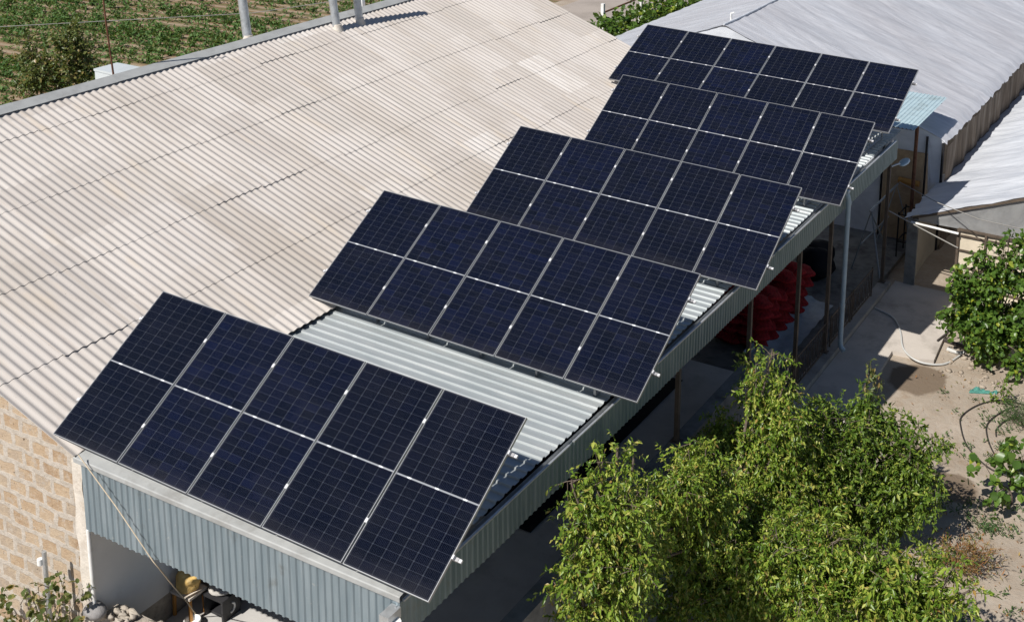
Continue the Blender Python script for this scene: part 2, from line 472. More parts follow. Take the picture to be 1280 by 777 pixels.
    M['leaf_peach'] = leaf('peach_leaves', [(0.0, (0.055, 0.11, 0.012)), (0.3, (0.13, 0.225, 0.024)), (0.65, (0.25, 0.345, 0.042)), (0.93, (0.45, 0.47, 0.1)), (1.0, (0.34, 0.2, 0.06))])
    M['leaf_green'] = leaf('green_leaves', [(0.0, (0.05, 0.1, 0.016)), (0.5, (0.115, 0.195, 0.026)), (0.85, (0.215, 0.295, 0.042)), (1.0, (0.34, 0.36, 0.07))])
    M['leaf_round'] = leaf('round_leaves', [(0.0, (0.045, 0.095, 0.016)), (0.5, (0.085, 0.165, 0.026)), (0.9, (0.15, 0.25, 0.042)), (1.0, (0.36, 0.38, 0.04))])
    M['leaf_vine'] = leaf('vine_leaves', [(0.0, (0.06, 0.085, 0.025)), (0.5, (0.11, 0.15, 0.045)), (0.8, (0.2, 0.2, 0.065)), (1.0, (0.34, 0.22, 0.09))])
    M['leaf_crop'] = leaf('crop_leaves', [(0.0, (0.045, 0.105, 0.024)), (0.5, (0.075, 0.16, 0.036)), (0.9, (0.125, 0.21, 0.055)), (1.0, (0.2, 0.19, 0.07))], 0.6, 0.25)
    M['leaf_dry'] = leaf('dry_red_weed', [(0.0, (0.22, 0.1, 0.045)), (0.5, (0.34, 0.16, 0.06)), (0.8, (0.12, 0.15, 0.035)), (1.0, (0.38, 0.27, 0.08))], 0.7, 0.2)
    M['leaf_feather'] = leaf('feathery_leaves', [(0.0, (0.04, 0.085, 0.025)), (0.6, (0.06, 0.12, 0.035)), (1.0, (0.1, 0.16, 0.05))], 0.6, 0.25)


PS = 0.99                       # panel scale
PW, PH, PITCH = 1.134 * PS, 2.084 * PS, 1.154 * PS
mats()


# ------------------------------------------------------------------ mesh helper
class MB:
    def __init__(self):
        self.v, self.f, self.sm = [], [], []

    def add(self, vs, fs, smooth=False):
        o = len(self.v)
        self.v += [tuple(p) for p in vs]
        self.f += [tuple(i + o for i in q) for q in fs]
        self.sm += [smooth] * len(fs)

    def box(self, c, s, rot=None, taper=1.0):
        x, y, z = (k / 2 for k in s)
        P = [Vector((a * x * (taper if d > 0 else 1), b * y * (taper if d > 0 else 1), d * z)) for d in (-1, 1) for b in (-1, 1) for a in (-1, 1)]
        if rot is not None:
            P = [rot @ p for p in P]
        c = Vector(c)
        self.add([p + c for p in P], [(0, 2, 3, 1), (4, 5, 7, 6), (0, 1, 5, 4), (2, 6, 7, 3), (0, 4, 6, 2), (1, 3, 7, 5)])

    def bar(self, a, b, w, h=None, up=(0, 0, 1)):
        a, b = Vector(a), Vector(b)
        d = (b - a)
        L = d.length
        d.normalize()
        upv = Vector(up)
        if abs(d.dot(upv)) > 0.97:
            upv = Vector((0, 1, 0))
        s = d.cross(upv).normalized()
        u = s.cross(d).normalized()
        h = h or w
        P = []
        for e in (a, b):
            for i, j in ((-1, -1), (1, -1), (1, 1), (-1, 1)):
                P.append(e + s * i * w / 2 + u * j * h / 2)
        self.add(P, [(3, 2, 1, 0), (4, 5, 6, 7), (0, 1, 5, 4), (1, 2, 6, 5), (2, 3, 7, 6), (3, 0, 4, 7)])

    def tube(self, path, r, n=10, caps=True):
        path = [Vector(p) for p in path]
        k = len(path)
        rs = r if isinstance(r, (list, tuple)) else [r] * k
        P, F = [], []
        prev = None
        for i, p in enumerate(path):
            t = (path[min(i + 1, k - 1)] - path[max(i - 1, 0)]).normalized()
            if prev is None:
                a = Vector((0, 0, 1)) if abs(t.z) < 0.9 else Vector((1, 0, 0))
                s = t.cross(a).normalized()
            else:
                s = (prev - t * prev.dot(t)).normalized()
            prev = s
            u = t.cross(s)
            for j in range(n):
                an = 2 * math.pi * j / n
                P.append(p + (s * math.cos(an) + u * math.sin(an)) * rs[i])
        for i in range(k - 1):
            for j in range(n):
                F.append((i * n + j, i * n + (j + 1) % n, (i + 1) * n + (j + 1) % n, (i + 1) * n + j))
        self.add(P, F, True)
        if caps:
            self.add(P[:n], [tuple(range(n))[::-1]])
            self.add(P[-n:], [tuple(range(n))])

    def lathe(self, c, prof, n=16):
        c = Vector(c)
        P, F = [], []
        for r, z in prof:
            for j in range(n):
                a = 2 * math.pi * j / n
                P.append(c + Vector((r * math.cos(a), r * math.sin(a), z)))
        for i in range(len(prof) - 1):
            for j in range(n):
                F.append((i * n + j, i * n + (j + 1) % n, (i + 1) * n + (j + 1) % n, (i + 1) * n + j))
        self.add(P, F, True)
        self.add(P[:n], [tuple(range(n))[::-1]])
        self.add(P[-n:], [tuple(range(n))])

    def prism(self, poly, d):
        """poly: list of 3D points, d: extrusion vector."""
        d = Vector(d)
        n = len(poly)
        P = [Vector(p) for p in poly]
        self.add(P + [p + d for p in P], [tuple(range(n))[::-1], tuple(range(n, 2 * n))] +
                 [(i, (i + 1) % n, n + (i + 1) % n, n + i) for i in range(n)])

    def grid(self, fn, nu, nv, smooth=True):
        P = [fn(i / nu, j / nv) for i in range(nu + 1) for j in range(nv + 1)]
        F = [(i * (nv + 1) + j, (i + 1) * (nv + 1) + j, (i + 1) * (nv + 1) + j + 1, i * (nv + 1) + j + 1) for i in range(nu) for j in range(nv)]
        self.add(P, F, smooth)

    def corr(self, o, u, v, n, L, Wd, pitch, amp, prof='sine', thick=0.006, phase=0.0):
        """Corrugated sheet: runs L along u, waves across v, rises along n."""
        o, u, v, n = Vector(o), Vector(u), Vector(v), Vector(n)
        pts = []
        if prof == 'sine':
            st = pitch / 10
            k = int(round(Wd / st))
            for i in range(k + 1):
                w = min(i * st, Wd)
                pts.append((w, amp * 0.5 * (1 + math.sin(2 * math.pi * (w / pitch + phase)))))
        else:
            a = prof
            w0 = -phase * pitch
            ws = []
            while w0 < Wd + pitch:
                for fx, h in a:
                    ws.append((w0 + fx * pitch, h * amp))
                w0 += pitch
            pts = [(w, h) for w, h in ws if 0 <= w <= Wd]
        m = len(pts)
        P = []
        for du, dn in ((0, 0), (L, 0), (0, -thick), (L, -thick)):
            for w, h in pts:
                P.append(o + u * du + v * w + n * (h + dn))
        F = []
        for i in range(m - 1):
            F.append((i, m + i, m + i + 1, i + 1))
            F.append((2 * m + i, 2 * m + i + 1, 3 * m + i + 1, 3 * m + i))
        self.add(P, F, prof == 'sine')
        F = []
        for i in range(m - 1):
            F.append((i, i + 1, 2 * m + i + 1, 2 * m + i))
            F.append((m + i, 3 * m + i, 3 * m + i + 1, m + i + 1))
        F.append((0, 2 * m, 3 * m, m))
        F.append((m - 1, 2 * m - 1, 4 * m - 1, 3 * m - 1))
        self.add(P, F, False)

    def blob(self, c, s, seed=0, nu=12, nv=8, amp=0.12, rot=None, flat=None):
        r = random.Random(seed)
        c = Vector(c)
        ph = [r.random() * 6.3 for _ in range(6)]
        P, F = [], []
        for i in range(nv + 1):
            t = math.pi * i / nv
            for j in range(nu):
                a = 2 * math.pi * j / nu
                d = Vector((math.sin(t) * math.cos(a), math.sin(t) * math.sin(a), math.cos(t)))
                k = 1 + amp * (math.sin(3 * d.x + ph[0]) * math.sin(4 * d.y + ph[1]) + math.sin(5 * d.z + ph[2] + 2 * d.x) * 0.6)
                p = Vector((d.x * s[0] * k, d.y * s[1] * k, d.z * s[2] * k))
                if flat is not None:
                    p.z = max(p.z, flat)
                if rot is not None:
                    p = rot @ p
                P.append(c + p)
        for i in range(nv):
            for j in range(nu):
                F.append((i * nu + j, (i + 1) * nu + j, (i + 1) * nu + (j + 1) % nu, i * nu + (j + 1) % nu))
        self.add(P, F, True)

    def mesh(self, name, mat):
        me = bpy.data.meshes.new(name)
        me.from_pydata(self.v, [], self.f)
        me.polygons.foreach_set('use_smooth', self.sm)
        me.materials.append(M[mat] if isinstance(mat, str) else mat)
        me.update()
        return me

    def build(self, name, mat, parent=None):
        o = bpy.data.objects.new(name, self.mesh(name, mat))
        COL.objects.link(o)
        if parent is not None:
            o.parent = parent
            o.matrix_parent_inverse = Matrix.Identity(4)
            loc = parent_world(parent)
            o.location = -loc
        return o


def parent_world(p):
    v = Vector(p.location)
    while p.parent is not None:
        p = p.parent
        v += Vector(p.location)
    return v


def tag(o, label=None, cat=None, group=None, kind=None):
    if label:
        o['label'] = label
    if cat:
        o['category'] = cat
    if group:
        o['group'] = group
    if kind:
        o['kind'] = kind
    return o


def empty(name, loc, label, cat, group=None):
    o = bpy.data.objects.new(name, None)
    COL.objects.link(o)
    o.location = loc
    o.empty_display_size = 0.2
    return tag(o, label, cat, group)


def copy_tree(o, parent=None):
    kids = [c for c in COL.objects if c.parent == o]
    c = o.copy()
    COL.objects.link(c)
    c.parent = parent
    for k in kids:
        copy_tree(k, c)
    return c


def struct(name, mb, mat):
    return tag(mb.build(name, mat), kind='structure')


def one(name, mb, mat, label, cat, group=None):
    return tag(mb.build(name, mat), label, cat, group)


def wobble(mb, ax, amp):
    out = []
    for p in mb.v:
        q = list(p)
        q[ax] += amp * vnoise(p[0] * 1.3 + p[1] * 1.1, p[2] * 1.7 + p[0] * 0.4, ax + 2)
        out.append(tuple(q))
    mb.v = out


def vnoise(x, y, s=0):
    return (math.sin(x * 1.7 + s) * math.sin(y * 2.3 + s * 1.3) + 0.6 * math.sin(x * 4.1 + y * 3.3 + s * 2) + 0.4 * math.sin(x * 9.3 - y * 7.1 + s)) / 2


# ------------------------------------------------------------------ leaves
def leaf_mesh(name, base, dirs, nrm, length, width, mat, round_=False):
    """Every leaf a small folded blade, all in one mesh."""
    N = len(base)
    d = dirs / np.linalg.norm(dirs, axis=1, keepdims=True)
    s = np.cross(d, nrm)
    s /= np.linalg.norm(s, axis=1, keepdims=True) + 1e-9
    n = np.cross(s, d)
    L = length[:, None]
    Wd = width[:, None]
    tip = base + d * L - n * L * 0.12
    if round_:
        a1 = base + d * L * 0.22 + s * Wd * 0.42 + n * Wd * 0.1
        a2 = base + d * L * 0.62 + s * Wd * 0.46 + n * Wd * 0.08
        b1 = base + d * L * 0.22 - s * Wd * 0.42 + n * Wd * 0.1
        b2 = base + d * L * 0.62 - s * Wd * 0.46 + n * Wd * 0.08
        V = np.stack([base, a1, a2, tip, b2, b1], 1).reshape(-1, 3)
        tri = np.array([[0, 1, 2, 3], [0, 3, 4, 5]])
        F = (np.arange(N)[:, None, None] * 6 + tri[None]).reshape(-1)
        per = 4
    else:
        a = base + d * L * 0.45 + s * Wd * 0.5 + n * Wd * 0.18
        b = base + d * L * 0.45 - s * Wd * 0.5 + n * Wd * 0.18
        V = np.stack([base, a, tip, b], 1).reshape(-1, 3)
        tri = np.array([[0, 1, 2], [0, 2, 3]])
        F = (np.arange(N)[:, None, None] * 4 + tri[None]).reshape(-1)
        per = 3
    me = bpy.data.meshes.new(name)
    me.vertices.add(len(V))
    me.vertices.foreach_set('co', V.astype(np.float32).ravel())
    nf = len(F) // per
    me.loops.add(len(F))
    me.loops.foreach_set('vertex_index', F.astype(np.int32))
    me.polygons.add(nf)
    me.polygons.foreach_set('loop_start', np.arange(0, len(F), per, dtype=np.int32))
    me.polygons.foreach_set('loop_total', np.full(nf, per, dtype=np.int32))
    me.materials.append(M[mat])
    me.update(calc_edges=True)
    me.validate()
    return me


def sprays(blobs, per, nl, tw, droop, llen, lwid, shell=0.55, up=0.25):
    """Leafy twigs spread through a list of blobs; returns leaf arrays and twig lines."""
    B, D, Nn, L, Wd, tw_lines = [], [], [], [], [], []
    for (x, y, z, r) in blobs:
        k = max(4, int(per * r * r))
        dirs = rng.normal(size=(k, 3))
        dirs /= np.linalg.norm(dirs, axis=1, keepdims=True)
        rad = r * (shell + (1 - shell) * rng.random(k)) * (0.75 + 0.4 * rng.random(k))
        st = np.array([x, y, z]) + dirs * rad[:, None] * np.array([1, 1, 0.95])
        td = dirs * 0.7 + rng.normal(size=(k, 3)) * 0.45
        td[:, 2] += up - droop * rng.random(k) * 1.6
        td /= np.linalg.norm(td, axis=1, keepdims=True)
        tl = tw * (0.5 + rng.random(k))
        for i in range(k):
            m = int(nl * (0.6 + 0.8 * rng.random()))
            t = np.linspace(0.1, 1, m)
            sag = np.array([0, 0, -1.0]) * droop * 0.5
            pts = st[i] + td[i] * tl[i] * t[:, None] + sag * (t[:, None] ** 2) * tl[i]
            ld = td[i] * 0.5 + rng.normal(size=(m, 3)) * 0.55
            ld[:, 2] -= droop * (0.3 + 0.8 * rng.random(m))
            nn = rng.normal(size=(m, 3)) * 0.5 + np.array([0, 0, 0.9]) + dirs[i] * 0.4
            B.append(pts)
            D.append(ld)
            Nn.append(nn)
            sc = (0.4 + 0.85 * rng.random(m)) * (0.75 + 0.5 * rng.random())
            L.append(llen * sc)
            Wd.append(lwid * sc * (0.8 + 0.4 * rng.random(m)))
            if rng.random() < 0.16:
                tw_lines.append((st[i] - td[i] * tl[i] * 0.5, st[i], st[i] + td[i] * tl[i] * 0.8 + sag * 0.64 * tl[i]))
    return np.concatenate(B), np.concatenate(D), np.concatenate(Nn), np.concatenate(L), np.concatenate(Wd), tw_lines


def clumpify(blobs, n=10, f=0.45):
    out = []
    for (x, y, z, r) in blobs:
        if r < 0.2:
            out.append((x, y, z, r))
            continue
        k = max(3, int(n * (r / 0.5) ** 1.3))
        for _ in range(k):
            d = rng.normal(size=3)
            d /= np.linalg.norm(d)
            q = r * 0.8 * rng.random() ** 0.5
            rr_ = r * f * (0.6 + 0.7 * rng.random())
            rr_ = max(0.1, min(rr_, 0.3))
            out.append((x + d[0] * q, y + d[1] * q, z + d[2] * q, rr_))
    return out


def plant(name, base, blobs, label, cat, mat, group=None, per=150, nl=11, tw=0.3, droop=0.5, llen=0.11, lwid=0.034,
          trunk_r=0.07, fork=0.35, round_=False, limbs=True, shell=0.5, up=0.25, stem='trunk', clump=False):
    root = empty(name, base, label, cat, group)
    b, d, n, L, w, lines = sprays(clumpify(blobs) if clump else blobs, per, nl, tw, droop, llen, lwid, shell, up)
    me = leaf_mesh('crown', b, d, n, L, w, mat, round_)
    cr = bpy.data.objects.new('crown', me)
    COL.objects.link(cr)
    cr.parent = root
    cr.location = -Vector(base)
    mb = MB()
    base = Vector(base)
    ctr = Vector((np.mean([q[0] for q in blobs]), np.mean([q[1] for q in blobs]), 0))
    zt = max(q[2] for q in blobs)
    fz = base.z + fork * (zt - base.z)
    fp = Vector((base.x * 0.6 + ctr.x * 0.4, base.y * 0.6 + ctr.y * 0.4, fz))
    mb.tube([base + Vector((0, 0, -0.05)), base.lerp(fp, 0.5) + Vector((0.03, -0.02, 0)), fp], [trunk_r * 1.25, trunk_r, trunk_r * 0.8], 9)
    if limbs:
        for i, q in enumerate(blobs):
            e = Vector(q[:3])
            if e.z < fz * 0.6:
                continue
            m1 = fp.lerp(e, 0.5) + Vector((random.uniform(-.1, .1), random.uniform(-.1, .1), random.uniform(-0.05, .12)))
            mb.tube([fp, m1, e, e + Vector((0, 0, q[3] * 0.5))], [trunk_r * 0.55, trunk_r * 0.36, trunk_r * 0.18, 0.006], 6)
    for a, c, e in lines:
        mb.tube([a, c, e], [0.007, 0.005, 0.003], 4, False)
    mb.build(stem, 'bark', root)
    return root


# =================================================================== GROUND
mb = MB()
mb.add([(-600, -600, 0), (600, -600, 0), (600, 900, 0), (-600, 900, 0)], [(0, 1, 2, 3)])
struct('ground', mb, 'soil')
mb = MB()
mb.add([(-120, -30, 0.006), (-17.5, -30, 0.006), (-17.5, 160, 0.006), (-120, 160, 0.006)], [(0, 1, 2, 3)])
struct('field', mb, 'field')
mb = MB()
mb.grid(lambda u, v: (-16.6 + 5.4 * u + 0.25 * math.sin(v * 30 + u), 18 + 140 * v, 0.01 + 0.03 * math.sin(u * math.pi)), 4, 60)
struct('road', mb, 'gravel')

# concrete walkway and slab beside the canopy
mb = MB()
poly = [(5.3, 0.5), (6.29, 0.5), (6.3, 11.7), (6.25, 12.9), (6.55, 12.93), (6.84, 12.86), (7.12, 12.94), (7.02, 14.25), (6.9, 15.3), (6.72, 16.25), (5.3, 16.25)]
mb.prism([(x, y, -0.05) for x, y in poly], (0, 0, 0.14))
struct('walkway', mb, 'concrete')
mb = MB()
mb.box((5.16, 12.25, 0.1), (0.26, 7.3, 0.2))
struct('plinth_kerb', mb, 'walk')
# canopy floor: raised front part and lower rear part
mb = MB()
mb.box((2.73, 3.72, 0.45), (4.56, 10.76, 0.9))
struct('raised_floor', mb, 'floor')
mb = MB()
mb.box((2.73, 14.0, 0.03), (4.56, 9.76, 0.14))
struct('lower_floor', mb, 'floor_rough')

# =================================================================== STONE HOUSE
SL = 0.36
XE, ZE = 0.42, 3.907             # eave of the cement roof
XR = -5.93
ZR = ZE + SL * (XE - XR)
Y0, Y1 = -1.72, 16.15
house = empty('stone_house', (-5.9, 7.2, 0), 'long tuff stone house under a pale corrugated cement sheet roof', 'house')
XL = 2 * XR - XE
mb = MB()
prof = [(0.36, 0.0), (0.36, ZE - 0.09), (XR, ZR - 0.10), (XL + 0.06, ZE - 0.09), (XL + 0.06, 0.0)]
mb.prism([(x, Y0 + 0.02, z) for x, z in prof], (0, 0.38, 0))
mb.prism([(x, Y1 - 0.4, z) for x, z in prof], (0, 0.38, 0))
mb.box((XL + 0.25, (Y0 + Y1) / 2, (ZE - 0.09) / 2), (0.36, Y1 - Y0 - 0.84, ZE - 0.09))
mb.build('wall', 'tuff', house)
mb = MB()
mb.box((0.2, (Y0 + Y1) / 2, 1.24 + (ZE - 0.12 - 1.24) / 2), (0.34, Y1 - Y0 - 0.84, ZE - 0.12 - 1.24))
mb.box((0.398, (Y0 + 0.03 + 9.1) / 2, 1.24 + (ZE - 0.12 - 1.24) / 2), (0.056, 9.1 - Y0 - 0.03, ZE - 0.13 - 1.24))
mb.build('plaster_wall', 'plaster', house)
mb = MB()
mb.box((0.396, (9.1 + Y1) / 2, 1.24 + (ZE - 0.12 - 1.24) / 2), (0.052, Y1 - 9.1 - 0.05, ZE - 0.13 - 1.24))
mb.build('rear_wall', 'shade_wall', house)  # rear stretch of the plaster wall, dim interior painted in as dark colour
mb = MB()
mb.box((0.22, (Y0 + Y1) / 2, 0.62), (0.40, Y1 - Y0 - 0.86, 1.24))
mb.build('stone_base', 'rubble', house)
mb = MB()
mb.grid(lambda u, v: (0.24 + 0.185 * u + 0.012 * math.sin(v * 40), Y0 + 0.0 + 0.008 * math.sin(v * 23 + u * 9), 0.0 + (ZE - 0.1) * v), 3, 40)
mb.build('corner_render', 'quoin', house)
# roof: courses of lapped sheets
edges = [0.42, -0.95, -2.28, -3.70, -5.15, XR + 0.02]
sl = math.sqrt(1 + SL * SL)
ux = Vector((1 / sl, 0, -SL / sl))         # down the slope
nz = Vector((SL / sl, 0, 1 / sl))
mb = MB()
WP = 0.14
for ci in range(len(edges) - 1):
    xl, xu = edges[ci], edges[ci + 1]
    zl = ZE + SL * (XE - xl)
    zu = ZE + SL * (XE - xu)
    lap = 0.1 if ci < len(edges) - 2 else 0.0
    L = (xl - xu) * sl + lap
    y = Y0 - 0.1
    k = 0
    while y < Y1 + 0.02:
        wd = min(WP * 7, Y1 + 0.12 - y)
        rr = random.Random(ci * 1000 + k)
        lift = 0.006 + 0.006 * rr.random() + (0.009 if rr.random() < 0.10 else 0)
        sh = rr.uniform(-0.025, 0.025) + (rr.choice((-0.08, 0.07)) if rr.random() < 0.06 else 0)
        top = Vector((xu, y, zu)) - ux * lap + nz * (0.002 * rr.random()) + ux * sh
        bot = Vector((xl, y, zl)) + ux * sh + nz * lift
        du = (bot - top)
        LL = du.length
        du.normalize()
        nn = Vector((0, 1, 0)).cross(du) * -1
        if nn.z < 0:
            nn = -nn
        mb.corr(top, du, (0, 1, 0), nn, LL, wd + 0.004, WP, 0.022, 'sine', 0.007, phase=((y - Y0) / WP) % 1)
        y += wd
        k += 1
# far slope
n2 = Vector((-SL / sl, 0, 1 / sl))
mb.corr((XR, Y0 - 0.1, ZR), (-1 / sl, 0, -SL / sl), (0, 1, 0), n2, (XR - XL) * sl + 0.1, Y1 - Y0 + 0.2, WP, 0.04, 'sine', 0.007)
mb.build('roof', 'cement', house)
mb = MB()
a0, a1 = Vector((XR - 0.30, 0, ZR - 0.04)), Vector((XR, 0, ZR + 0.085))
pr = [(XR - 0.2, ZR - 0.015), (XR, ZR + 0.065), (XR + 0.2, ZR - 0.022), (XR + 0.2, ZR - 0.03), (XR, ZR + 0.055), (XR - 0.2, ZR - 0.025)]
yy = Y0 - 0.12
k = 0
while yy < Y1:
    dz = 0.004 * (k % 2)
    mb.prism([(x, yy, z + dz) for x, z in pr], (0, 2.04, 0))
    yy += 2.0
    k += 1
mb.build('ridge_cap', 'cap_grey', house)

# =================================================================== CANOPY
CS = 0.03                         # canopy roof fall
EX, EZ = 5.12, 3.725
canopy = empty('canopy', (2.8, 7.2, 0), 'open lean-to canopy with ribbed metal roof and grey green cladding against the stone house', 'canopy')


def canz(x):
    return EZ + CS * (EX - x)


TR = [(0.0, 0), (0.56, 0), (0.64, 1), (0.90, 1), (0.98, 0)]
cu = Vector((1, 0, -CS)).normalized()
cn = Vector((CS, 0, 1)).normalized()
mb = MB()
y = -1.66
k = 0
while y < 16.2:
    wd = min(1.02, 16.3 - y)
    mb.corr(Vector((0.36, y, canz(0.36) - 0.02 + 0.002 * (k % 3))), cu, (0, 1, 0), cn, 4.78 + 0.012 * (k % 2), wd + 0.06, 0.17, 0.026, TR, 0.003)
    y += 1.02
    k += 1
mb.build('roof', 'canopy', canopy)
mb = MB()
for i in range(7):                # purlins under the sheet
    x = 0.6 + i * 0.72
    mb.bar((x, -1.6, canz(x) - 0.065), (x, 16.2, canz(x) - 0.065), 0.05, 0.06)
mb.build('purlin', 'black_steel', canopy)
# front cladding and cap
CT = [(0.0, 0), (0.45, 0), (0.6, 1), (0.85, 1)]
mb = MB()
x = 0.46
zt = 3.87
k = 0
while x < 5.2:
    wd = min(1.0, 5.24 - x)
    mb.corr((x, Y0 - 0.03 + 0.003 * (k % 2), 2.92 + 0.004 * (k % 2)), (0, 0, 1), (1, 0, 0), (0, -1, 0), 0.93 - 0.014 * (x - 0.4), wd + 0.03, 0.1, 0.016, CT, 0.002)
    x += 1.0
    k += 1
wobble(mb, 1, 0.006)
mb.build('front_cladding', 'cladding', canopy)
mb = MB()
mb.prism([(0.40, Y0 - 0.085, 3.895), (0.40, Y0 - 0.075, 3.905), (0.40, Y0 + 0.1, 3.93), (0.40, Y0 + 0.1, 3.922), (0.40, Y0 - 0.078, 3.897), (0.40, Y0 - 0.078, 3.84), (0.40, Y0 - 0.085, 3.84)], (4.9, 0, -0.075))
mb.build('front_cap', 'cap_grey', canopy)
# side cladding
mb = MB()
y = -1.74
k = 0
while y < 15.7:
    wd = min(1.0, 15.75 - y)
    mb.corr((5.255 + 0.003 * (k % 2), y, 3.245), (0, 0, 1), (0, 1, 0), (1, 0, 0), 0.46, wd + 0.03, 0.1, 0.014, CT, 0.002)
    y += 1.0
    k += 1
wobble(mb, 0, 0.008)
wobble(mb, 2, 0.006)
mb.build('side_cladding', 'side_cladding', canopy)
mb = MB()
mb.prism([(5.15, -1.8, 3.60), (5.235, -1.8, 3.60), (5.235, -1.8, 3.69), (5.242, -1.8, 3.69), (5.242, -1.8, 3.592), (5.142, -1.8, 3.592), (5.142, -1.8, 3.66), (5.15, -1.8, 3.66)], (0, 17.6, 0))
mb.build('gutter', 'galv', canopy)
mb = MB()
for y0, L in ((-1.7, 3.3), (1.7, 2.2), (4.0, 4.4), (8.6, 3.0), (11.7, 3.9)):
    mb.prism([(5.25, y0, 3.70), (5.28, y0, 3.70), (5.28, y0, 3.72), (5.25, y0, 3.72)], (0, L, 0))
wobble(mb, 2, 0.012)
mb.build('edge_trim', 'galv', canopy)
mb = MB()
mb.box((5.22, -1.86, 3.62), (0.12, 0.2, 0.12))
mb.build('gutter_outlet', 'galv', canopy)
mb = MB()
mb.bar((5.06, -1.6, 3.3), (5.06, 16.2, 3.3), 0.06, 0.1)
mb.build('eave_beam', 'black_steel', canopy)
for y in (-1.5, 2.0, 5.07, 7.85, 10.2, 11.95, 15.8):
    mb = MB()
    z0 = 1.86 if y < 8.6 else 0.2
    mb.bar((5.1, y, z0 - 0.02), (5.1, y, 3.27), 0.07, 0.07)
    mb.box((5.1, y, z0 + 0.008), (0.16, 0.14, 0.012))
    mb.build('post', 'brown_post', canopy)
# white corner pipe and the two downpipes
mb = MB()
mb.tube([(0.475, Y0 - 0.02, 1.8), (0.475, Y0 - 0.02, 2.915)], 0.025, 10)
mb.build('corner_pipe', 'white_paint', canopy)
mb = MB()
mb.tube([(5.27, -1.9, 3.58), (5.27, -1.9, 3.4), (5.27, -1.9, 0.1)], 0.085, 16)
for z in (3.44, 3.56):
    mb.tube([(5.27, -1.9, z - 0.03), (5.27, -1.9, z + 0.03)], 0.1, 16)
o = mb.build('downpipe', 'white_paint', canopy)
o['label'] = 'white plastic downpipe at the front corner'
mb = MB()
mb.tube([(5.28, 12.1, 3.66), (5.34, 12.1, 3.6), (5.37, 12.1, 3.5), (5.37, 12.12, 0.42), (5.4, 12.1, 0.32), (5.48, 12.06, 0.27)], 0.052, 14)
for z in (1.2, 3.4):
    mb.tube([(5.37, 12.11, z), (5.37, 12.11, z + 0.07)], 0.06, 14)
mb.box((5.31, 12.1, 3.68), (0.13, 0.13, 0.06))
o = mb.build('downpipe', 'pipe_blue', canopy)
o['label'] = 'pale blue downpipe running to the walkway'

# teal awning sheet at the far end of the canopy
mb = MB()
aw = empty('awning', (4.5, 18.2, 0), 'pale teal corrugated sheet roofing the gap between the canopy and the greenhouse', 'awning')
mb.corr((3.5, 16.75, 3.66), (0, 1, 0.012), (1, 0, -0.01), (0, 0, 1), 2.95, 1.86, 0.1, 0.016, CT, 0.002)
mb.build('sheet', 'teal_roof', aw)
mb = MB()
for p in ((5.28, 17.5),):
    mb.tube([(p[0] - 0.06, p[1], 0), (p[0] - 0.06, p[1], 3.64)], 0.045, 10)
mb.build('post', 'rust', aw)
mb = MB()
for yb in (16.9, 19.4):
    mb = MB()
    mb.bar((3.55, yb, 3.63), (5.3, yb, 3.61), 0.04, 0.04)
    mb.build('beam', 'rust', aw)
# low wall, fence, front wall
wl = MB()
wl.box((5.12, 3.45, 0.93), (0.24, 10.3, 1.86))
one('parapet_wall', wl, 'dark_wall', 'dull grey rendered wall carrying the canopy posts behind the fruit trees', 'wall')
mb = MB()
rr = random.Random(3)
mb.box((2.75, Y0 + 0.16, 0.84), (4.5, 0.26, 1.68))
for i in range(40):
    x = 0.55 + 4.4 * rr.random()
    mb.blob((x, Y0 + 0.12 + 0.14 * rr.random(), 1.69), (0.04 + 0.06 * rr.random(), 0.035 + 0.04 * rr.random(), 0.03 + 0.03 * rr.random()), i, 7, 5, 0.4)
for i in range(14):
    x = 0.5 + 1.0 * rr.random()
    mb.blob((x, Y0 - 0.02 + 0.2 * rr.random(), 1.7 + 0.04 * rr.random()), (0.03 + 0.05 * rr.random(), 0.035, 0.035), 100 + i, 7, 5, 0.4)
one('rubble_wall', mb, 'rubble', 'low pale rubble wall under the open front of the canopy', 'wall')
mb = MB()
mb.blob((0.50, Y0 - 0.04, 1.80), (0.16, 0.13, 0.10), 5, 16, 10, 0.05)
one('round_stone', mb, 'stone_grey', 'rounded grey stone on the left end of the rubble wall', 'stone')

fence = empty('iron_fence', (5.15, 12.0, 0.2), 'rusty ornamental iron fence along the rear of the canopy floor', 'fence')
for y0 in (8.72, 10.28, 12.2, 13.6):
    y1 = {8.72: 10.12, 10.28: 12.0, 12.2: 13.5, 13.6: 14.95}[y0]
    mb = MB()
    for z in (0.26, 0.86):
        mb.bar((5.12, y0, z), (5.12, y1, z), 0.02, 0.025)
    mb.bar((5.12, y0 + 0.01, 0.2), (5.12, y0 + 0.01, 0.9), 0.025)
    mb.bar((5.12, y1 - 0.01, 0.2), (5.12, y1 - 0.01, 0.9), 0.025)
    n = int((y1 - y0) / 0.13)
    for i in range(1, n):
        yy = y0 + (y1 - y0) * i / n
        mb.bar((5.12, yy, 0.26), (5.12, yy, 0.86), 0.011)
    for i in range(0, n, 2):
        yy = y0 + (y1 - y0) * (i + 1) / n
        mb.tube([(5.135, yy + 0.1 * math.cos(a), 0.56 + 0.2 * math.sin(a)) for a in np.linspace(0, 5.4, 14)], 0.007, 5)
    mb.build('fence_panel', 'brown_post', fence)

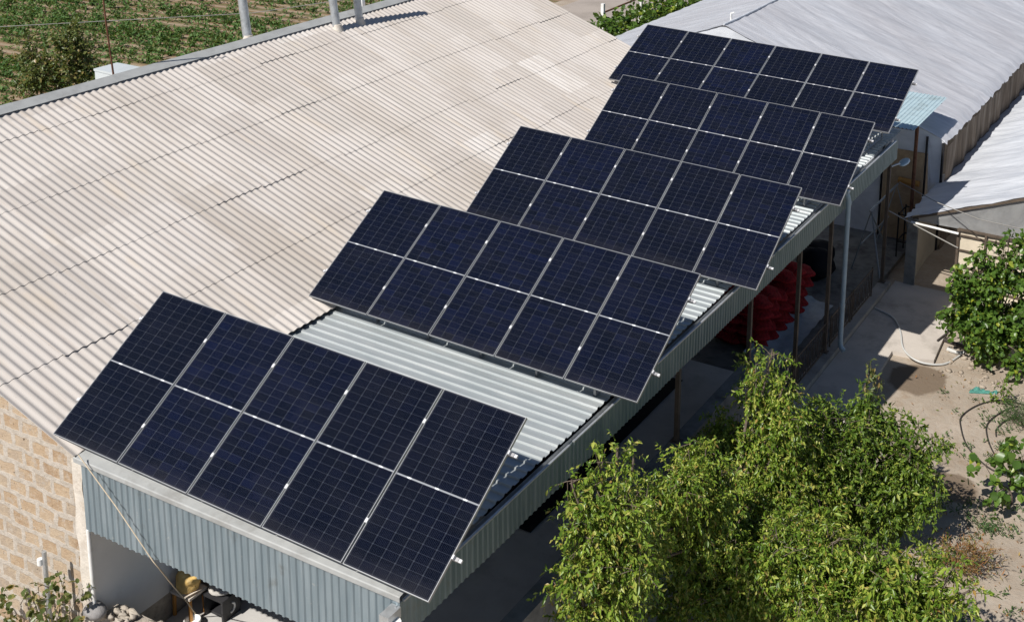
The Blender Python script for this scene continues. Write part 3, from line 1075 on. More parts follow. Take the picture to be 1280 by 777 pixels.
# =================================================================== SOLAR ARRAYS
C0 = Vector(CAM_C)
AA = 0.02143
SLP = -0.01444
rows = [((0.0, 0.0, 5.2143), 0.60492, 5, PS, 'front row of five solar panels, tilted over the green cladding nearest the camera'),
        ((0.0101, 4.4449, 5.1637), 0.57765, 5, PS, 'second row of five solar panels, behind the lit strip of ribbed roof'),
        ((-0.0024, 8.4515, 5.1419), 0.59826, 5, PS, 'middle row of five solar panels, standing above the red sacks'),
        ((-0.0245, 12.5037, 5.1823), 0.59437, 5, PS, 'fourth row of five solar panels, its corner next to the pale blue downpipe'),
        ((-1.3516, 16.1549, 5.4031), 0.47771, 6, 0.982, 'farthest row, the only one with six solar panels, before the greenhouse')]

gl = MB()
gl.prism([(0.004, -0.004, 0), (PW - 0.004, -0.004, 0), (PW - 0.004, -PH + 0.004, 0), (0.004, -PH + 0.004, 0)][::-1], (0, 0, -0.006))
glass_me = gl.mesh('solar_panel', 'cells')
fr = MB()
t, h = 0.0075, 0.035
for (c, s) in (((PW / 2, -t / 2, -h / 2 + 0.003), (PW, t, h)), ((PW / 2, -PH + t / 2, -h / 2 + 0.003), (PW, t, h)),
               ((t / 2, -PH / 2, -h / 2 + 0.003), (t, PH - 2 * t, h)), ((PW - t / 2, -PH / 2, -h / 2 + 0.003), (t, PH - 2 * t, h))):
    fr.box(c, s)
frame_me = fr.mesh('frame', 'alu')
bk = MB()
bk.prism([(0.01, -0.01, -0.008), (PW - 0.01, -0.01, -0.008), (PW - 0.01, -PH + 0.01, -0.008), (0.01, -PH + 0.01, -0.008)][::-1], (0, 0, -0.002))
back_me = bk.mesh('backsheet', 'white_paint')
cl = MB()
cl.box((0, 0, 0.006), (0.034, 0.05, 0.01))
cl.box((0, 0, -0.02), (0.014, 0.05, 0.05))
clamp_me = cl.mesh('clamp', 'clamp')
ec = MB()
ec.box((-0.015, 0, -0.06), (0.12, 0.035, 0.026))
ec.box((-0.045, 0, -0.02), (0.022, 0.045, 0.045))
endc_me = ec.mesh('rail_end', 'clamp')


def link(name, me, parent, loc, rot=None):
    o = bpy.data.objects.new(name, me)
    COL.objects.link(o)
    o.parent = parent
    o.location = loc
    if rot:
        o.rotation_euler = rot
    return o


def roofz(x, y):
    z = canz(x) if x > 0.4 else ZE + SL * (XE - x) + 0.03
    return z


for i, (org, T, npan, s, label) in enumerate(rows):
    O = C0 + (Vector(org) - C0) * s
    root = empty('solar_array', O, label, 'solar array', 'tilted rows of solar panels on the roof')
    # local frame: X along the row, Y up the panel
    root.rotation_euler = Matrix(((1, 0, 0), (0, 1, 0), (0, 0, 1))).to_euler()
    ex = Vector((math.cos(AA) * math.cos(SLP), -math.sin(AA) * math.cos(SLP), math.sin(SLP)))
    yh = Vector((math.sin(AA), math.cos(AA), 0))
    ey = yh * math.cos(T) + Vector((0, 0, 1)) * math.sin(T)
    ez = ex.cross(ey).normalized()
    Rm = Matrix((ex, ey, ez)).transposed()
    root.rotation_euler = Rm.to_euler()
    k = s / PS
    root.scale = (k, k, k)
    for j in range(npan):
        pn = link('solar_panel', glass_me, root, (j * PITCH, 0, random.uniform(-0.002, 0.002)), (R(random.uniform(-.12, .12)), R(random.uniform(-.12, .12)), 0))
        link('frame', frame_me, pn, (0, 0, 0))
        link('backsheet', back_me, pn, (0, 0, 0))
    VR = (0.20, 0.77)
    for j in range(1, npan):
        for v in VR:
            link('clamp', clamp_me, root, (j * PITCH - 0.01, -v * PH, 0))
    Lr = npan * PITCH
    for v in VR:
        rl = MB()
        rl.box((Lr / 2 - 0.01, 0, -0.06), (Lr + 0.1, 0.04, 0.042))
        link('rail', rl.mesh('rail', 'rail'), root, (0, -v * PH, 0))
        link('rail_end', endc_me, root, (Lr + 0.03, -v * PH, 0))
        link('rail_end', endc_me, root, (-0.05, -v * PH, 0), (0, 0, math.pi))
    # triangular legs down to the roof
    Mi = Matrix.Translation(O) @ Rm.to_4x4() @ Matrix.Scale(k, 4)
    Minv = Mi.inverted()
    nl = npan + 1
    for j in range(nl):
        xl = 0.12 + (min(Lr, 5.05 if i < 4 else 6.3) - 0.3) * j / (nl - 1)
        mb = MB()
        pt = Mi @ Vector((xl, -0.06, -0.08))
        pm = Mi @ Vector((xl, -PH * 0.2, -0.08))
        pb = Mi @ Vector((xl, -PH + 0.32, -0.08))
        g1 = Vector((pt.x, pt.y - 0.02, roofz(pt.x, pt.y) - 0.01))
        g2 = Vector((pb.x, pb.y, roofz(pb.x, pb.y) - 0.01))
        if g2.z > pb.z - 0.02:
            g2.z = pb.z - 0.03
        segs = [(pt, pb), (pt, g1), (pb, g2), (g1 + Vector((0, 0, 0.05)), Vector((g2.x, g2.y, g2.z + 0.03)))]
        for a, b in segs:
            if (a - b).length > 0.02:
                mb.bar(Minv @ a, Minv @ b, 0.035 / k)
        link('leg', mb.mesh('leg', 'rail'), root, (0, 0, 0))

# =================================================================== ROOF PIPES AND RIDGE ITEMS
def pipe(x, y, z0, lean, H, r, label):
    t = empty('flue_pipe', (x, y, z0), label, 'pipe', 'galvanised pipes rising through the roof ridge')
    mb = MB()
    top = Vector((x + lean[0] * H, y + lean[1] * H, z0 + H))
    b = Vector((x, y, z0 - 0.1))
    n = int(H / 0.12)
    path = [b.lerp(top, i / n) for i in range(n + 1)]
    rs = [r * (1.0 + (0.05 if i % 3 == 0 else 0.0)) for i in range(n + 1)]
    mb.tube(path, rs, 16)
    mb.build('tube', 'galv', t)
    mb = MB()
    mb.lathe((x, y, z0 - 0.07), [(r * 1.7, 0), (r * 1.5, 0.06), (r * 1.12, 0.14), (r * 1.05, 0.2)], 16)
    mb.build('collar', 'quoin', t)


def rz(x):
    return ZE + SL * (XE - x) if x > XR else ZR - SL * (XR - x)


pipe(-5.5, 9.64, rz(-5.5), (-0.13, -0.03), 2.2, 0.085, 'left of the two galvanised flue pipes that stand close together on the roof')
pipe(-5.5, 10.36, rz(-5.5), (-0.08, -0.02), 2.1, 0.085, 'right of the two galvanised flue pipes that stand close together on the roof')
pipe(-6.3, 7.85, rz(-6.3), (-0.1, -0.02), 2.4, 0.09, 'lone galvanised flue pipe behind the ridge, left of the pair')
mb = MB()
mb.bar((-6.35, 11.45, rz(-6.35) - 0.1), (-6.4, 11.4, rz(-6.35) + 1.9), 0.1, 0.1)
one('white_post', mb, 'white_paint', 'square white post behind the roof ridge, right of the flue pipes', 'post')
mb = MB()
mb.tube([(-6.1, 4.38, rz(-6.1) - 0.05), (-6.14, 4.33, rz(-6.1) + 1.0), (-6.18, 4.28, rz(-6.1) + 2.6)], [0.018, 0.016, 0.013], 8)
one('thin_pole', mb, 'rust', 'thin rusty pole standing at the ridge beside the grey metal box', 'pole')
vb = empty('roof_box', (-6.8, 5.4, 5.4), 'pale grey sheet metal box behind the roof ridge', 'box')
BP = [(-7.0, 4.69), (-6.2, 4.66), (-6.15, 5.22), (-7.0, 5.2)]
mb = MB()
mb.prism([(x, y, 5.2) for x, y in BP], (0, 0, 0.86))
mb.build('box_body', 'vent_box', vb)
mb = MB()
cx_, cy_ = sum(p[0] for p in BP) / 4, sum(p[1] for p in BP) / 4
mb.prism([(cx_ + (x - cx_) * 1.04, cy_ + (y - cy_) * 1.04, 6.062) for x, y in BP], (0, 0, 0.04))
mb.build('box_lid', 'vent_box', vb)

# =================================================================== GREENHOUSE BEHIND
gh = empty('greenhouse', (-0.4, 33, 0), 'big greenhouse covered in dull grey film behind the solar panels', 'greenhouse')
GX0, GX1, GXR, GZE, GZR, GY0, GY1 = -6.4, 5.6, -0.45, 2.88, 4.98, 18.75, 60.0


def gh_roof(side):
    mb = MB()
    xe = GX1 if side > 0 else GX0

    def fn(u, v):
        y = GY0 + (GY1 - GY0) * v
        x = GXR + (xe - GXR) * u
        z = GZR + (GZE - GZR) * u
        bay = abs(math.sin(math.pi * (y - GY0) / 2.2))
        z -= 0.05 * bay * math.sin(math.pi * u)
        z += 0.02 * vnoise(x * 1.5 + y * 0.6, y * 2.3 - x * 0.4, 2) + 0.01 * vnoise(x * 0.8, y * 6 + x, 5)
        if u > 0.985:
            x += side * (0.05 + 0.05 * vnoise(y * 3.1, 2, 1))
            z -= 0.10 + 0.06 * vnoise(y * 4.3, 1, 4)
        return (x, y, z)
    mb.grid(fn, 40, 260)
    return mb


mb = gh_roof(1)
mb2 = gh_roof(-1)
mb.add(mb2.v, mb2.f, True)
mb.build('film_roof', 'film', gh)
mb = MB()


def gable(u, v):
    x = GX0 + (GX1 - GX0) * u
    zt = GZR - (GZR - GZE) * abs((x - GXR) / (GX1 - GXR)) - 0.03
    z0 = 2.45 if 4.1 < x < 5.2 else 0.0
    return (x, GY0 + 0.03 + 0.02 * vnoise(x * 3, v * 9, 3), z0 + (zt - z0) * v)


mb.grid(gable, 90, 10)
mb.build('film_gable', 'film2', gh)
mb = MB()
mb.tube([(GX1 - 0.02, GY0 - 0.02, 0), (GX1 - 0.02, GY0 - 0.02, GZE - 0.08)], 0.035, 8)
mb.tube([(5.17, GY0 - 0.02, 0), (5.17, GY0 - 0.02, 2.9)], 0.03, 8)
mb.tube([(4.08, GY0 - 0.02, 0), (4.08, GY0 - 0.02, 3.2)], 0.03, 8)
mb.build('gable_post', 'black_steel', gh)
mb = MB()
mb.box((4.62, GY0 - 0.01, 1.25), (1.0, 0.04, 2.4))
for z in (0.12, 1.3, 2.42):
    mb.box((4.62, GY0 - 0.035, z), (1.0, 0.02, 0.07))
mb.build('door', 'board', gh)
mb = MB()
mb.grid(lambda u, v: (GX1 + 0.06 + 0.035 * math.sin(v * 190) + 0.03 * vnoise(v * 60, u * 2, 1), GY0 + 0.02 + (GY1 - GY0) * v, (2.74 + 0.03 * vnoise(v * 90, 1, 7)) * (1 - u)), 8, 500)
mb.build('side_wall', 'brown_wall', gh)
mb = MB()
mb.grid(lambda u, v: (GX0 - 0.02 + 0.03 * math.sin(v * 160), GY0 + (GY1 - GY0) * v, 2.76 * (1 - u)), 3, 120)
mb.build('side_film', 'film', gh)
mb = MB()                          # ridge vent post with film fold
mb.tube([(-0.62, 19.6, 4.9), (-0.62, 19.6, 5.12), (-0.5, 19.55, 5.16)], 0.03, 8)
mb.build('vent_post', 'white_paint', gh)
mb = MB()
mb.tube([(GXR + 0.02 * math.sin(i), GY0 + i * 0.9, GZR + 0.02) for i in range(40)], 0.03, 6)
mb.build('ridge_fold', 'film2', gh)

# =================================================================== GREENHOUSE AT THE RIGHT
g2 = empty('greenhouse', (10.4, 30, 0), 'bright white film greenhouse with cream front wall at the right edge', 'greenhouse')
HX0, HXR, HZ0, HS, HY0, HY1 = 5.52, 10.6, 1.76, 0.385, 16.25, 60.0


def h_roof(side):
    mb = MB()

    def fn(u, v):
        y = HY0 - 0.06 + (HY1 - HY0) * v
        x = HXR + side * (HXR - HX0) * u
        z = HZ0 + HS * (HXR - HX0) * (1 - u)
        bay = abs(math.sin(math.pi * (y - HY0) / 1.9))
        z -= 0.05 * bay * math.sin(math.pi * u)
        z += 0.022 * vnoise(x * 1.6 + y * 0.7, y * 2.9 - x * 0.5, 3) + 0.012 * vnoise(x * 0.9, y * 8 + x * 1.5, 5)
        if u > 0.98:
            x += side * (0.08 + 0.07 * vnoise(y * 5.1, 2, 1))
            z -= 0.05 + 0.05 * vnoise(y * 6.3, 1, 4)
        return (x, y, z)
    mb.grid(fn, 44, 300)
    return mb


mb = h_roof(-1)
mb2 = h_roof(1)
mb.add(mb2.v, mb2.f, True)
mb.build('film_roof', 'film2', g2)
HX1 = 2 * HXR - HX0


def hz(x):
    return HZ0 + HS * (HXR - HX0 - abs(x - HXR))


mb = MB()
mb.grid(lambda u, v: (5.75 + (HX1 - 5.75) * u, HY0 + 0.02 * vnoise(u * 30, v * 5, 2), 1.68 + (hz(5.75 + (HX1 - 5.75) * u) - 0.03 - 1.68) * v), 60, 6)
mb.build('gable_film', 'film_gable', g2)
mb = MB()
mb.grid(lambda u, v: (6.68 + (HX1 - 6.68) * u, HY0 + 0.01 + 0.02 * vnoise(u * 40, v * 4, 6), 1.68 * v), 60, 6)
mb.build('front_wall', 'cream', g2)
mb = MB()
for x in (6.68, 7.3, 8.35, 9.4, 10.6):
    mb.bar((x, HY0 - 0.035, 0), (x, HY0 - 0.035, min(1.7, hz(x)) if x < 8 else hz(x) - 0.05), 0.05, 0.05)
mb.bar((6.68, HY0 - 0.036, 1.69), (HX1, HY0 - 0.036, 1.69), 0.045, 0.05)
for z in (0.35, 0.8, 1.2, 1.55):
    mb.bar((6.68, HY0 - 0.03, z), (HX1, HY0 - 0.03, z), 0.025, 0.03)
mb.bar((HX0 + 0.1, HY0 - 0.04, HZ0 - 0.02), (HXR, HY0 - 0.04, hz(HXR) - 0.05), 0.04, 0.05)
mb.build('front_frame', 'brown_post', g2)
mb = MB()
mb.box((5.62, HY0 + 0.0, 0.86), (0.25, 0.06, 1.72))
for z in (0.5, 1.1):
    mb.box((5.62, HY0 - 0.04, z), (0.25, 0.02, 0.03))
mb.build('door_jamb', 'dark_wall', g2)
mb = MB()
mb.tube([(5.6, HY0 - 0.12, 1.66), (6.7, HY0 - 0.12, 1.61)], 0.028, 10)
mb.build('door_tube', 'white_paint', g2)
mb = MB()
mb.grid(lambda u, v: (HX0 + 0.04 + 0.02 * math.sin(v * 120), HY0 + 0.05 + (HY1 - HY0) * v, 1.7 * u), 4, 200)
mb.grid(lambda u, v: (HX1 - 0.04, HY0 + 0.05 + (HY1 - HY0) * v, 1.7 * u), 2, 40)
mb.build('side_film', 'film_wall', g2)

# =================================================================== YARD BITS UNDER THE CANOPY
sack = MB()
for sx_, sy_ in ((0, 0),):
    P, F = [], []
    nu, nv = 16, 10
    sack.blob((0, 0, 0.115), (0.26, 0.36, 0.13), 4, 18, 12, 0.16)
    sack.blob((0, 0.37, 0.12), (0.06, 0.07, 0.05), 6, 8, 6, 0.1)
sack_me = sack.mesh('sack', 'red_net')
rr = random.Random(11)
first = None
for layer in range(5):
    for j in range(6):
        for col in range(2):
            if layer == 4 and (j + col) % 3 == 0:
                continue
            where = ['on the floor', 'second from the bottom', 'in the middle', 'second from the top', 'on top'][layer]
            near = ['nearest end', 'near the nearest post', 'left of the middle', 'right of the middle', 'by the far post', 'far end'][j]
            side = 'outer column' if col else 'column behind'
            o = bpy.data.objects.new('sack', sack_me)
            COL.objects.link(o)
            o.location = (3.15 + 0.55 * col + rr.uniform(-.05, .05), 11.55 + 0.46 * j + rr.uniform(-.05, .05), 0.12 + 0.225 * layer)
            o.rotation_euler = (rr.uniform(-.06, .06), rr.uniform(-.06, .06), math.pi / 2 + rr.uniform(-.2, .2))
            sc = rr.uniform(0.92, 1.08)
            o.scale = (sc, sc, 1.0)
            tag(o, f'red net sack {where} of the pile, {near}, {side}', 'sack', 'red sacks piled under the canopy')
mb = MB()
mb.grid(lambda u, v: (3.75 + 0.75 * u, 10.9 + 3.3 * v, 0.125 + 0.05 * abs(vnoise(u * 5, v * 9, 2)) + 0.2 * (1 - u) ** 3), 10, 30)
one('plastic_sheet', mb, 'tarp_pale', 'crumpled pale blue plastic sheet at the foot of the red sacks', 'sheet')
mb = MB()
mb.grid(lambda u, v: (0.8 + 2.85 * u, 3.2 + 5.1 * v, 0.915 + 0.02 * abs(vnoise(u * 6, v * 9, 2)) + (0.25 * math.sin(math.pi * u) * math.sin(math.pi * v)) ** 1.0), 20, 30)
one('dark_sheet', mb, 'sheet_dark', 'near-black sheet spread over the raised concrete floor', 'dark_sheet')  # near-black sheet laid over part of the raised floor

tr = empty('trestle', (4.6, 17.3, 0), 'grey tubular trestle frame beyond the end of the iron fence', 'trestle')
mb = MB()
for y in (16.3, 18.3):
    ap = (4.6, y, 1.68)
    mb.tube([(4.15, y + 0.1, 0), ap, (4.95, y - 0.1 if y < 17 else y + 0.5, 0)], 0.025, 8)
mb.tube([(4.6, 16.2, 1.69), (4.6, 18.4, 1.66)], 0.025, 8)
mb.tube([(4.6, 16.3, 1.6), (4.75, 17.3, 0.4)], 0.02, 8)
mb.tube([(4.4, 16.3, 0.8), (4.45, 18.3, 0.8)], 0.018, 8)
mb.build('tube_frame', 'grey_tube', tr)

lamp = empty('street_lamp', (5.2, 15.8, 3.1), 'grey blue lamp head on a short arm at the last canopy post', 'lamp')
mb = MB()
mb.tube([(5.14, 15.8, 3.02), (5.2, 16.0, 3.02), (5.22, 16.2, 2.98)], 0.022, 8)
mb.build('arm', 'grey_tube', lamp)
mb = MB()
mb.blob((5.24, 16.5, 2.93), (0.11, 0.3, 0.05), 3, 12, 8, 0.02)
mb.build('lamp_head', 'pipe_blue', lamp)
mb = MB()
mb.tube([(4.55, 18.62, 1.7), (5.08, 18.62, 1.68)], 0.075, 12)
one('rolled_mat', mb, 'wood', 'orange rolled mat hung across the tan greenhouse door', 'mat')
sf = empty('steel_stand', (5.0, 17.9, 0), 'small black angle steel stand before the tan greenhouse door', 'stand')
mb = MB()
for x in (4.9, 5.35):
    for y in (17.6, 18.2):
        mb.bar((x, y, 0), (x, y, 1.25), 0.03)
for z in (0.5, 1.2):
    mb.bar((4.9, 17.6, z), (5.35, 17.6, z), 0.025)
    mb.bar((4.9, 18.2, z), (5.35, 18.2, z), 0.025)
    mb.bar((4.9, 17.6, z), (4.9, 18.2, z), 0.025)
    mb.bar((5.35, 17.6, z), (5.35, 18.2, z), 0.025)
mb.build('stand_frame', 'black_steel', sf)
mb = MB()
mb.blob((3.6, 15.4, 0.45), (0.45, 0.4, 0.42), 9, 14, 9, 0.12)
mb.blob((3.4, 16.2, 0.35), (0.4, 0.35, 0.32), 10, 14, 9, 0.12)
one('covered_heap', mb, 'sheet_dark', 'dark covered heap at the back of the lower canopy floor', 'heap')
mb = MB()
mb.tube([(5.1, 15.85, 1.95), (5.9, 16.0, 1.6), (6.7, 16.18, 1.25)], 0.016, 6)
one('slanting_rod', mb, 'cable', 'thin pale rod slanting from the last canopy post to the greenhouse front', 'rod')
mb = MB()
mb.tube([(5.0, 17.1, 2.2)] + [(5.0 + 4.6 * t, 17.1 - 3.6 * t, 2.2 + 0.95 * t - 0.3 * math.sin(math.pi * t)) for t in (0.25, 0.5, 0.75)] + [(9.6, 13.5, 3.15), (14, 10.2, 4.2)], 0.010, 6)
one('wire', mb, 'cable', 'pale wire strung over the front of the white greenhouse', 'wire')

# the things on the raised floor seen under the cladding
FZ = 0.9
st = empty('stool', (0.62, -0.44, FZ), 'small orange wooden stool with a worn white seat holding the yellow bundle', 'stool')
sx0, sy0 = 0.62, -0.44
mb = MB()
for i in range(1):
    mb.box((sx0, sy0, FZ + 0.36), (0.36, 0.3, 0.035))
mb.build('seat', 'seat_white', st)
for dx in (-0.15, 0.15):
    for dy in (-0.12, 0.12):
        mb = MB()
        mb.bar((sx0 + dx, sy0 + dy, FZ), (sx0 + dx * 0.95, sy0 + dy * 0.95, FZ + 0.342), 0.035)
        mb.build('leg', 'wood', st)
mb = MB()
mb.blob((sx0 - 0.02, sy0 + 0.02, FZ + 0.5), (0.175, 0.15, 0.15), 21, 26, 18, 0.17, None, -0.12)
one('yellow_bundle', mb, 'yellow', 'creased yellow cloth bundle on the small wooden stool', 'bundle')
mb = MB()
mb.blob((0.80, 0.02, FZ + 0.42), (0.16, 0.13, 0.1), 31, 12, 8, 0.15)
mb.box((0.78, 0.04, FZ + 0.17), (0.3, 0.26, 0.33))
one('orange_crate', mb, 'orange', 'orange crate heaped with cloth behind the stool', 'crate')
mb = MB()
mb.box((0.97, 0.1, FZ + 0.2), (0.09, 0.3, 0.4))
one('maroon_cloth', mb, 'maroon', 'dark maroon folded cloth between the stool and the black box', 'cloth')
bx = empty('black_box', (0.98, -0.22, FZ), 'black open box with a grey cushion on top, right of the stool', 'box')
bx0, by0 = 0.98, -0.22
mb = MB()
for dx in (-0.16, 0.16):
    mb.box((bx0 + dx, by0, FZ + 0.15), (0.03, 0.3, 0.3))
mb.box((bx0, by0 + 0.13, FZ + 0.15), (0.29, 0.03, 0.3))
mb.box((bx0, by0, FZ + 0.315), (0.38, 0.32, 0.03))
mb.box((bx0, by0 + 0.02, FZ + 0.02), (0.29, 0.2, 0.04))
mb.build('box_body', 'dark_box', bx)
mb = MB()
mb.blob((bx0 - 0.01, by0 + 0.02, FZ + 0.37), (0.17, 0.17, 0.055), 8, 16, 8, 0.03)
mb.build('cushion', 'cushion', bx)
mb = MB()
mb.tube([(bx0 + 0.18, by0 - 0.02 + 0.07 * math.cos(a), FZ + 0.15 + 0.07 * math.sin(a)) for a in np.linspace(-1.6, 1.2, 8)], 0.014, 6)
mb.build('handle', 'white_paint', bx)
mb = MB()
mb.lathe((0.84, -0.6, FZ + 0.005), [(0.09, 0), (0.11, 0.07), (0.11, 0.1), (0.095, 0.1), (0.09, 0.02)], 16)
one('white_pot', mb, 'white_paint', 'small white pot on the floor beside the stool', 'pot')
mb = MB()
rp_ = [Vector((0.578, -1.86, 4.02)), Vector((1.18, -1.87, 3.54)), Vector((1.72, -1.85, 2.99)), Vector((1.76, -1.82, 2.91)), Vector((1.25, -1.2, 2.05)), Vector((0.88, -0.7, 1.35)), Vector((0.78, -0.46, 0.92))]
mb.tube(rp_, 0.0075, 6)
one('rope', mb, 'rope', 'pale rope hanging slantwise across the front cladding down to the floor', 'rope')

# =================================================================== YARD BITS OUTSIDE
def hose(name, pts, r, mat, label):
    P = [Vector((x, y, z)) for x, y, z in pts]
    out = []
    for i in range(len(P) - 1):
        p0, p1, p2, p3 = P[max(i - 1, 0)], P[i], P[i + 1], P[min(i + 2, len(P) - 1)]
        for t in np.linspace(0, 1, 8)[:-1]:
            out.append(0.5 * ((2 * p1) + (p2 - p0) * t + (2 * p0 - 5 * p1 + 4 * p2 - p3) * t * t + (3 * p1 - p0 - 3 * p2 + p3) * t ** 3))
    out.append(P[-1])
    mb = MB()
    mb.tube(out, r, 8)
    return one(name, mb, mat, label, 'hose')


hose('hose', [(5.33, 14.6, 0.11), (5.82, 14.35, 0.11), (6.15, 13.8, 0.11), (6.45, 13.05, 0.11), (6.86, 12.75, 0.08), (7.3, 12.98, 0.03), (7.5, 13.5, 0.03), (7.5, 13.72, 0.03)], 0.021, 'grey_hose', 'pale grey hose looping over the edge of the concrete slab')
hose('hose', [(9.3, 12.2, 0.02), (8.71, 12.19, 0.02), (8.34, 11.81, 0.02), (8.14, 11.23, 0.02), (8.22, 10.8, 0.02), (8.5, 10.2, 0.02), (8.97, 9.74, 0.02), (9.37, 9.63, 0.02)], 0.014, 'black_rubber', 'longest black hose, outermost curve on the sandy ground')
hose('hose', [(9.0, 12.1, 0.02), (8.8, 11.81, 0.02), (8.63, 11.19, 0.02), (8.76, 10.64, 0.02), (9.02, 10.14, 0.02), (9.31, 9.79, 0.02)], 0.014, 'black_rubber', 'middle black hose, inside the longest curve on the sandy ground')
hose('hose', [(9.05, 11.7, 0.02), (8.9, 11.44, 0.02), (8.82, 11.08, 0.02), (8.87, 10.82, 0.02)], 0.013, 'black_rubber', 'shortest black hose, innermost beside the feathery bush')
mb = MB()
mb.bar((6.98, 14.02, 0.06), (7.72, 13.86, 0.05), 0.075, 0.035)
one('plank', mb, 'plank', 'dark weathered plank lying from the slab edge under the round leaved bush', 'plank')
mb = MB()
mb.bar((6.97, 13.76, 0.12), (7.07, 14.25, 0.12), 0.035, 0.03)
one('stick', mb, 'plank', 'short dark stick along the edge of the concrete slab', 'stick')
mb = MB()
mb.tube([(7.22, 13.66, 0.03), (7.42, 13.6, 0.04), (7.56, 13.66, 0.05)], [0.05, 0.035, 0.03], 10)
one('hose_fitting', mb, 'grey_hose', 'grey pipe fitting on the soil at the end of the pale hose', 'fitting')
mb = MB()
mb.grid(lambda u, v: (8.04 + 0.5 * u + 0.03 * vnoise(u * 6, v * 6), 12.14 + 0.24 * v * (0.6 + 0.4 * math.sin(u * 6)) + 0.22 * u, 0.012 + 0.10 * abs(vnoise(u * 5, v * 4, 3)) * math.sin(math.pi * min(1, max(0, v)))), 22, 10)
one('net_cloth', mb, 'teal_net', 'crumpled teal net cloth on the sandy ground', 'cloth')
mb = MB()
rr = random.Random(5)
for i in range(300):
    if i < 110:
        x, y = rr.gauss(7.75, 0.45), rr.gauss(13.0, 0.45)
    elif i < 230:
        x, y = rr.uniform(6.4, 10.5), rr.uniform(4, 13)
    else:
        x, y = rr.gauss(8.6, .5), rr.gauss(12.7, .35)
    if x < 7.15 and y > 12.8:
        continue
    s = 0.007 + 0.035 * rr.random() ** 3 * (1.6 if i < 110 else 1)
    mb.blob((x, y, s * 0.3), (s * rr.uniform(.8, 1.4), s, s * 0.7), i, 6, 4, 0.25)
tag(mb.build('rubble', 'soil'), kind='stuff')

# =================================================================== TREES
A_ = [(6.53, 5.26, 3.62, 0.15), (6.32, 5.17, 3.31, 0.28), (6.76, 5.35, 3.28, 0.28), (6.53, 5.26, 2.8, 0.5), (6.05, 5.04, 2.04, 0.55), (6.76, 5.35, 2.09, 0.62), (5.72, 4.6, 1.9, 0.42), (6.29, 5.0, 1.24, 0.7), (5.85, 4.6, 1.08, 0.5), (7.08, 5.46, 1.19, 0.6), (6.6, 4.9, 1.7, 0.5)]
B_ = [(5.8, 1.89, 3.66, 0.12), (5.62, 1.75, 3.47, 0.2), (5.98, 1.99, 3.51, 0.16), (5.62, 1.6, 3.0, 0.36), (5.92, 1.9, 2.94, 0.31), (5.58, 1.5, 2.5, 0.34), (5.84, 1.75, 2.31, 0.42), (5.66, 1.5, 1.77, 0.45), (5.92, 1.85, 1.5, 0.38), (5.47, 1.4, 2.8, 0.15), (5.45, 1.36, 3.36, 0.12)]
E_ = [(6.27, 2.84, 1.74, 0.4), (6.74, 3.12, 1.73, 0.6), (6.57, 3.02, 1.05, 0.55), (7.32, 3.41, 1.76, 0.62), (7.82, 3.61, 1.81, 0.52), (7.25, 3.38, 0.94, 0.6), (8.05, 3.69, 1.16, 0.54), (6.3, 2.85, 0.75, 0.38)]
C_ = [(7.55, 6.74, 2.5, 0.16), (7.54, 6.74, 2.2, 0.34), (7.22, 6.62, 1.75, 0.5), (7.94, 6.86, 1.92, 0.45), (8.36, 6.96, 2.1, 0.22), (8.57, 7.01, 1.93, 0.14), (7.38, 6.68, 1.0, 0.62), (8.06, 6.89, 1.24, 0.56), (7.05, 6.56, 0.6, 0.5), (7.89, 6.6, 0.7, 0.5), (8.45, 6.8, 0.9, 0.35)]
D_ = [(8.7, 4.04, 1.54, 0.4), (9.19, 4.18, 1.57, 0.38), (9.61, 4.26, 1.76, 0.22), (8.58, 4.0, 0.96, 0.44), (9.15, 4.16, 1.0, 0.37), (9.69, 4.28, 1.38, 0.24)]
A_ += [(7.0, 5.7, 2.2, 0.3), (7.05, 6.0, 1.7, 0.4), (5.6, 4.3, 1.3, 0.4), (5.9, 4.4, 2.2, 0.25), (6.15, 4.95, 2.45, 0.35), (6.85, 5.3, 2.55, 0.4), (6.5, 5.1, 1.9, 0.5), (5.95, 4.7, 1.5, 0.45), (6.9, 5.2, 1.5, 0.5), (6.2, 4.7, 0.8, 0.5)]
def nearer(bl, k):
    return [(x + (CAM_C[0] - x) * k, y + (CAM_C[1] - y) * k, z + (CAM_C[2] - z) * k, r) for x, y, z, r in bl]


A_ = [q for q in A_ if q[0] >= 6.0] + nearer([q for q in A_ if q[0] < 6.0], 0.1)
A_ += nearer([(5.2, 3.6, 1.75, 0.3), (5.35, 3.7, 1.2, 0.38), (5.5, 4.1, 1.7, 0.35), (5.4, 3.3, 0.9, 0.4), (5.75, 4.3, 1.6, 0.4)], 0.13)
C_ += [(6.9, 6.1, 2.0, 0.35), (6.75, 5.95, 1.6, 0.4), (7.1, 6.2, 2.35, 0.25), (7.3, 6.1, 1.7, 0.4), (7.7, 6.5, 2.25, 0.3), (7.0, 6.3, 1.35, 0.45), (7.4, 6.5, 2.0, 0.4), (8.3, 6.8, 1.6, 0.42), (8.0, 6.6, 1.0, 0.5), (7.5, 6.3, 0.7, 0.5), (8.55, 6.9, 1.2, 0.35), (8.75, 7.0, 1.75, 0.2), (7.6, 6.2, 1.3, 0.45)]
E_ += [(7.0, 3.9, 1.6, 0.5), (7.6, 4.2, 1.5, 0.5), (8.2, 4.1, 1.5, 0.45), (6.4, 3.4, 1.5, 0.45), (7.1, 3.3, 1.3, 0.55), (7.9, 3.4, 1.3, 0.5)]
D_ += [(8.95, 4.0, 1.4, 0.38), (9.45, 4.15, 1.35, 0.3), (8.55, 4.3, 1.3, 0.4), (9.3, 4.0, 1.0, 0.4), (9.85, 4.3, 1.5, 0.18)]
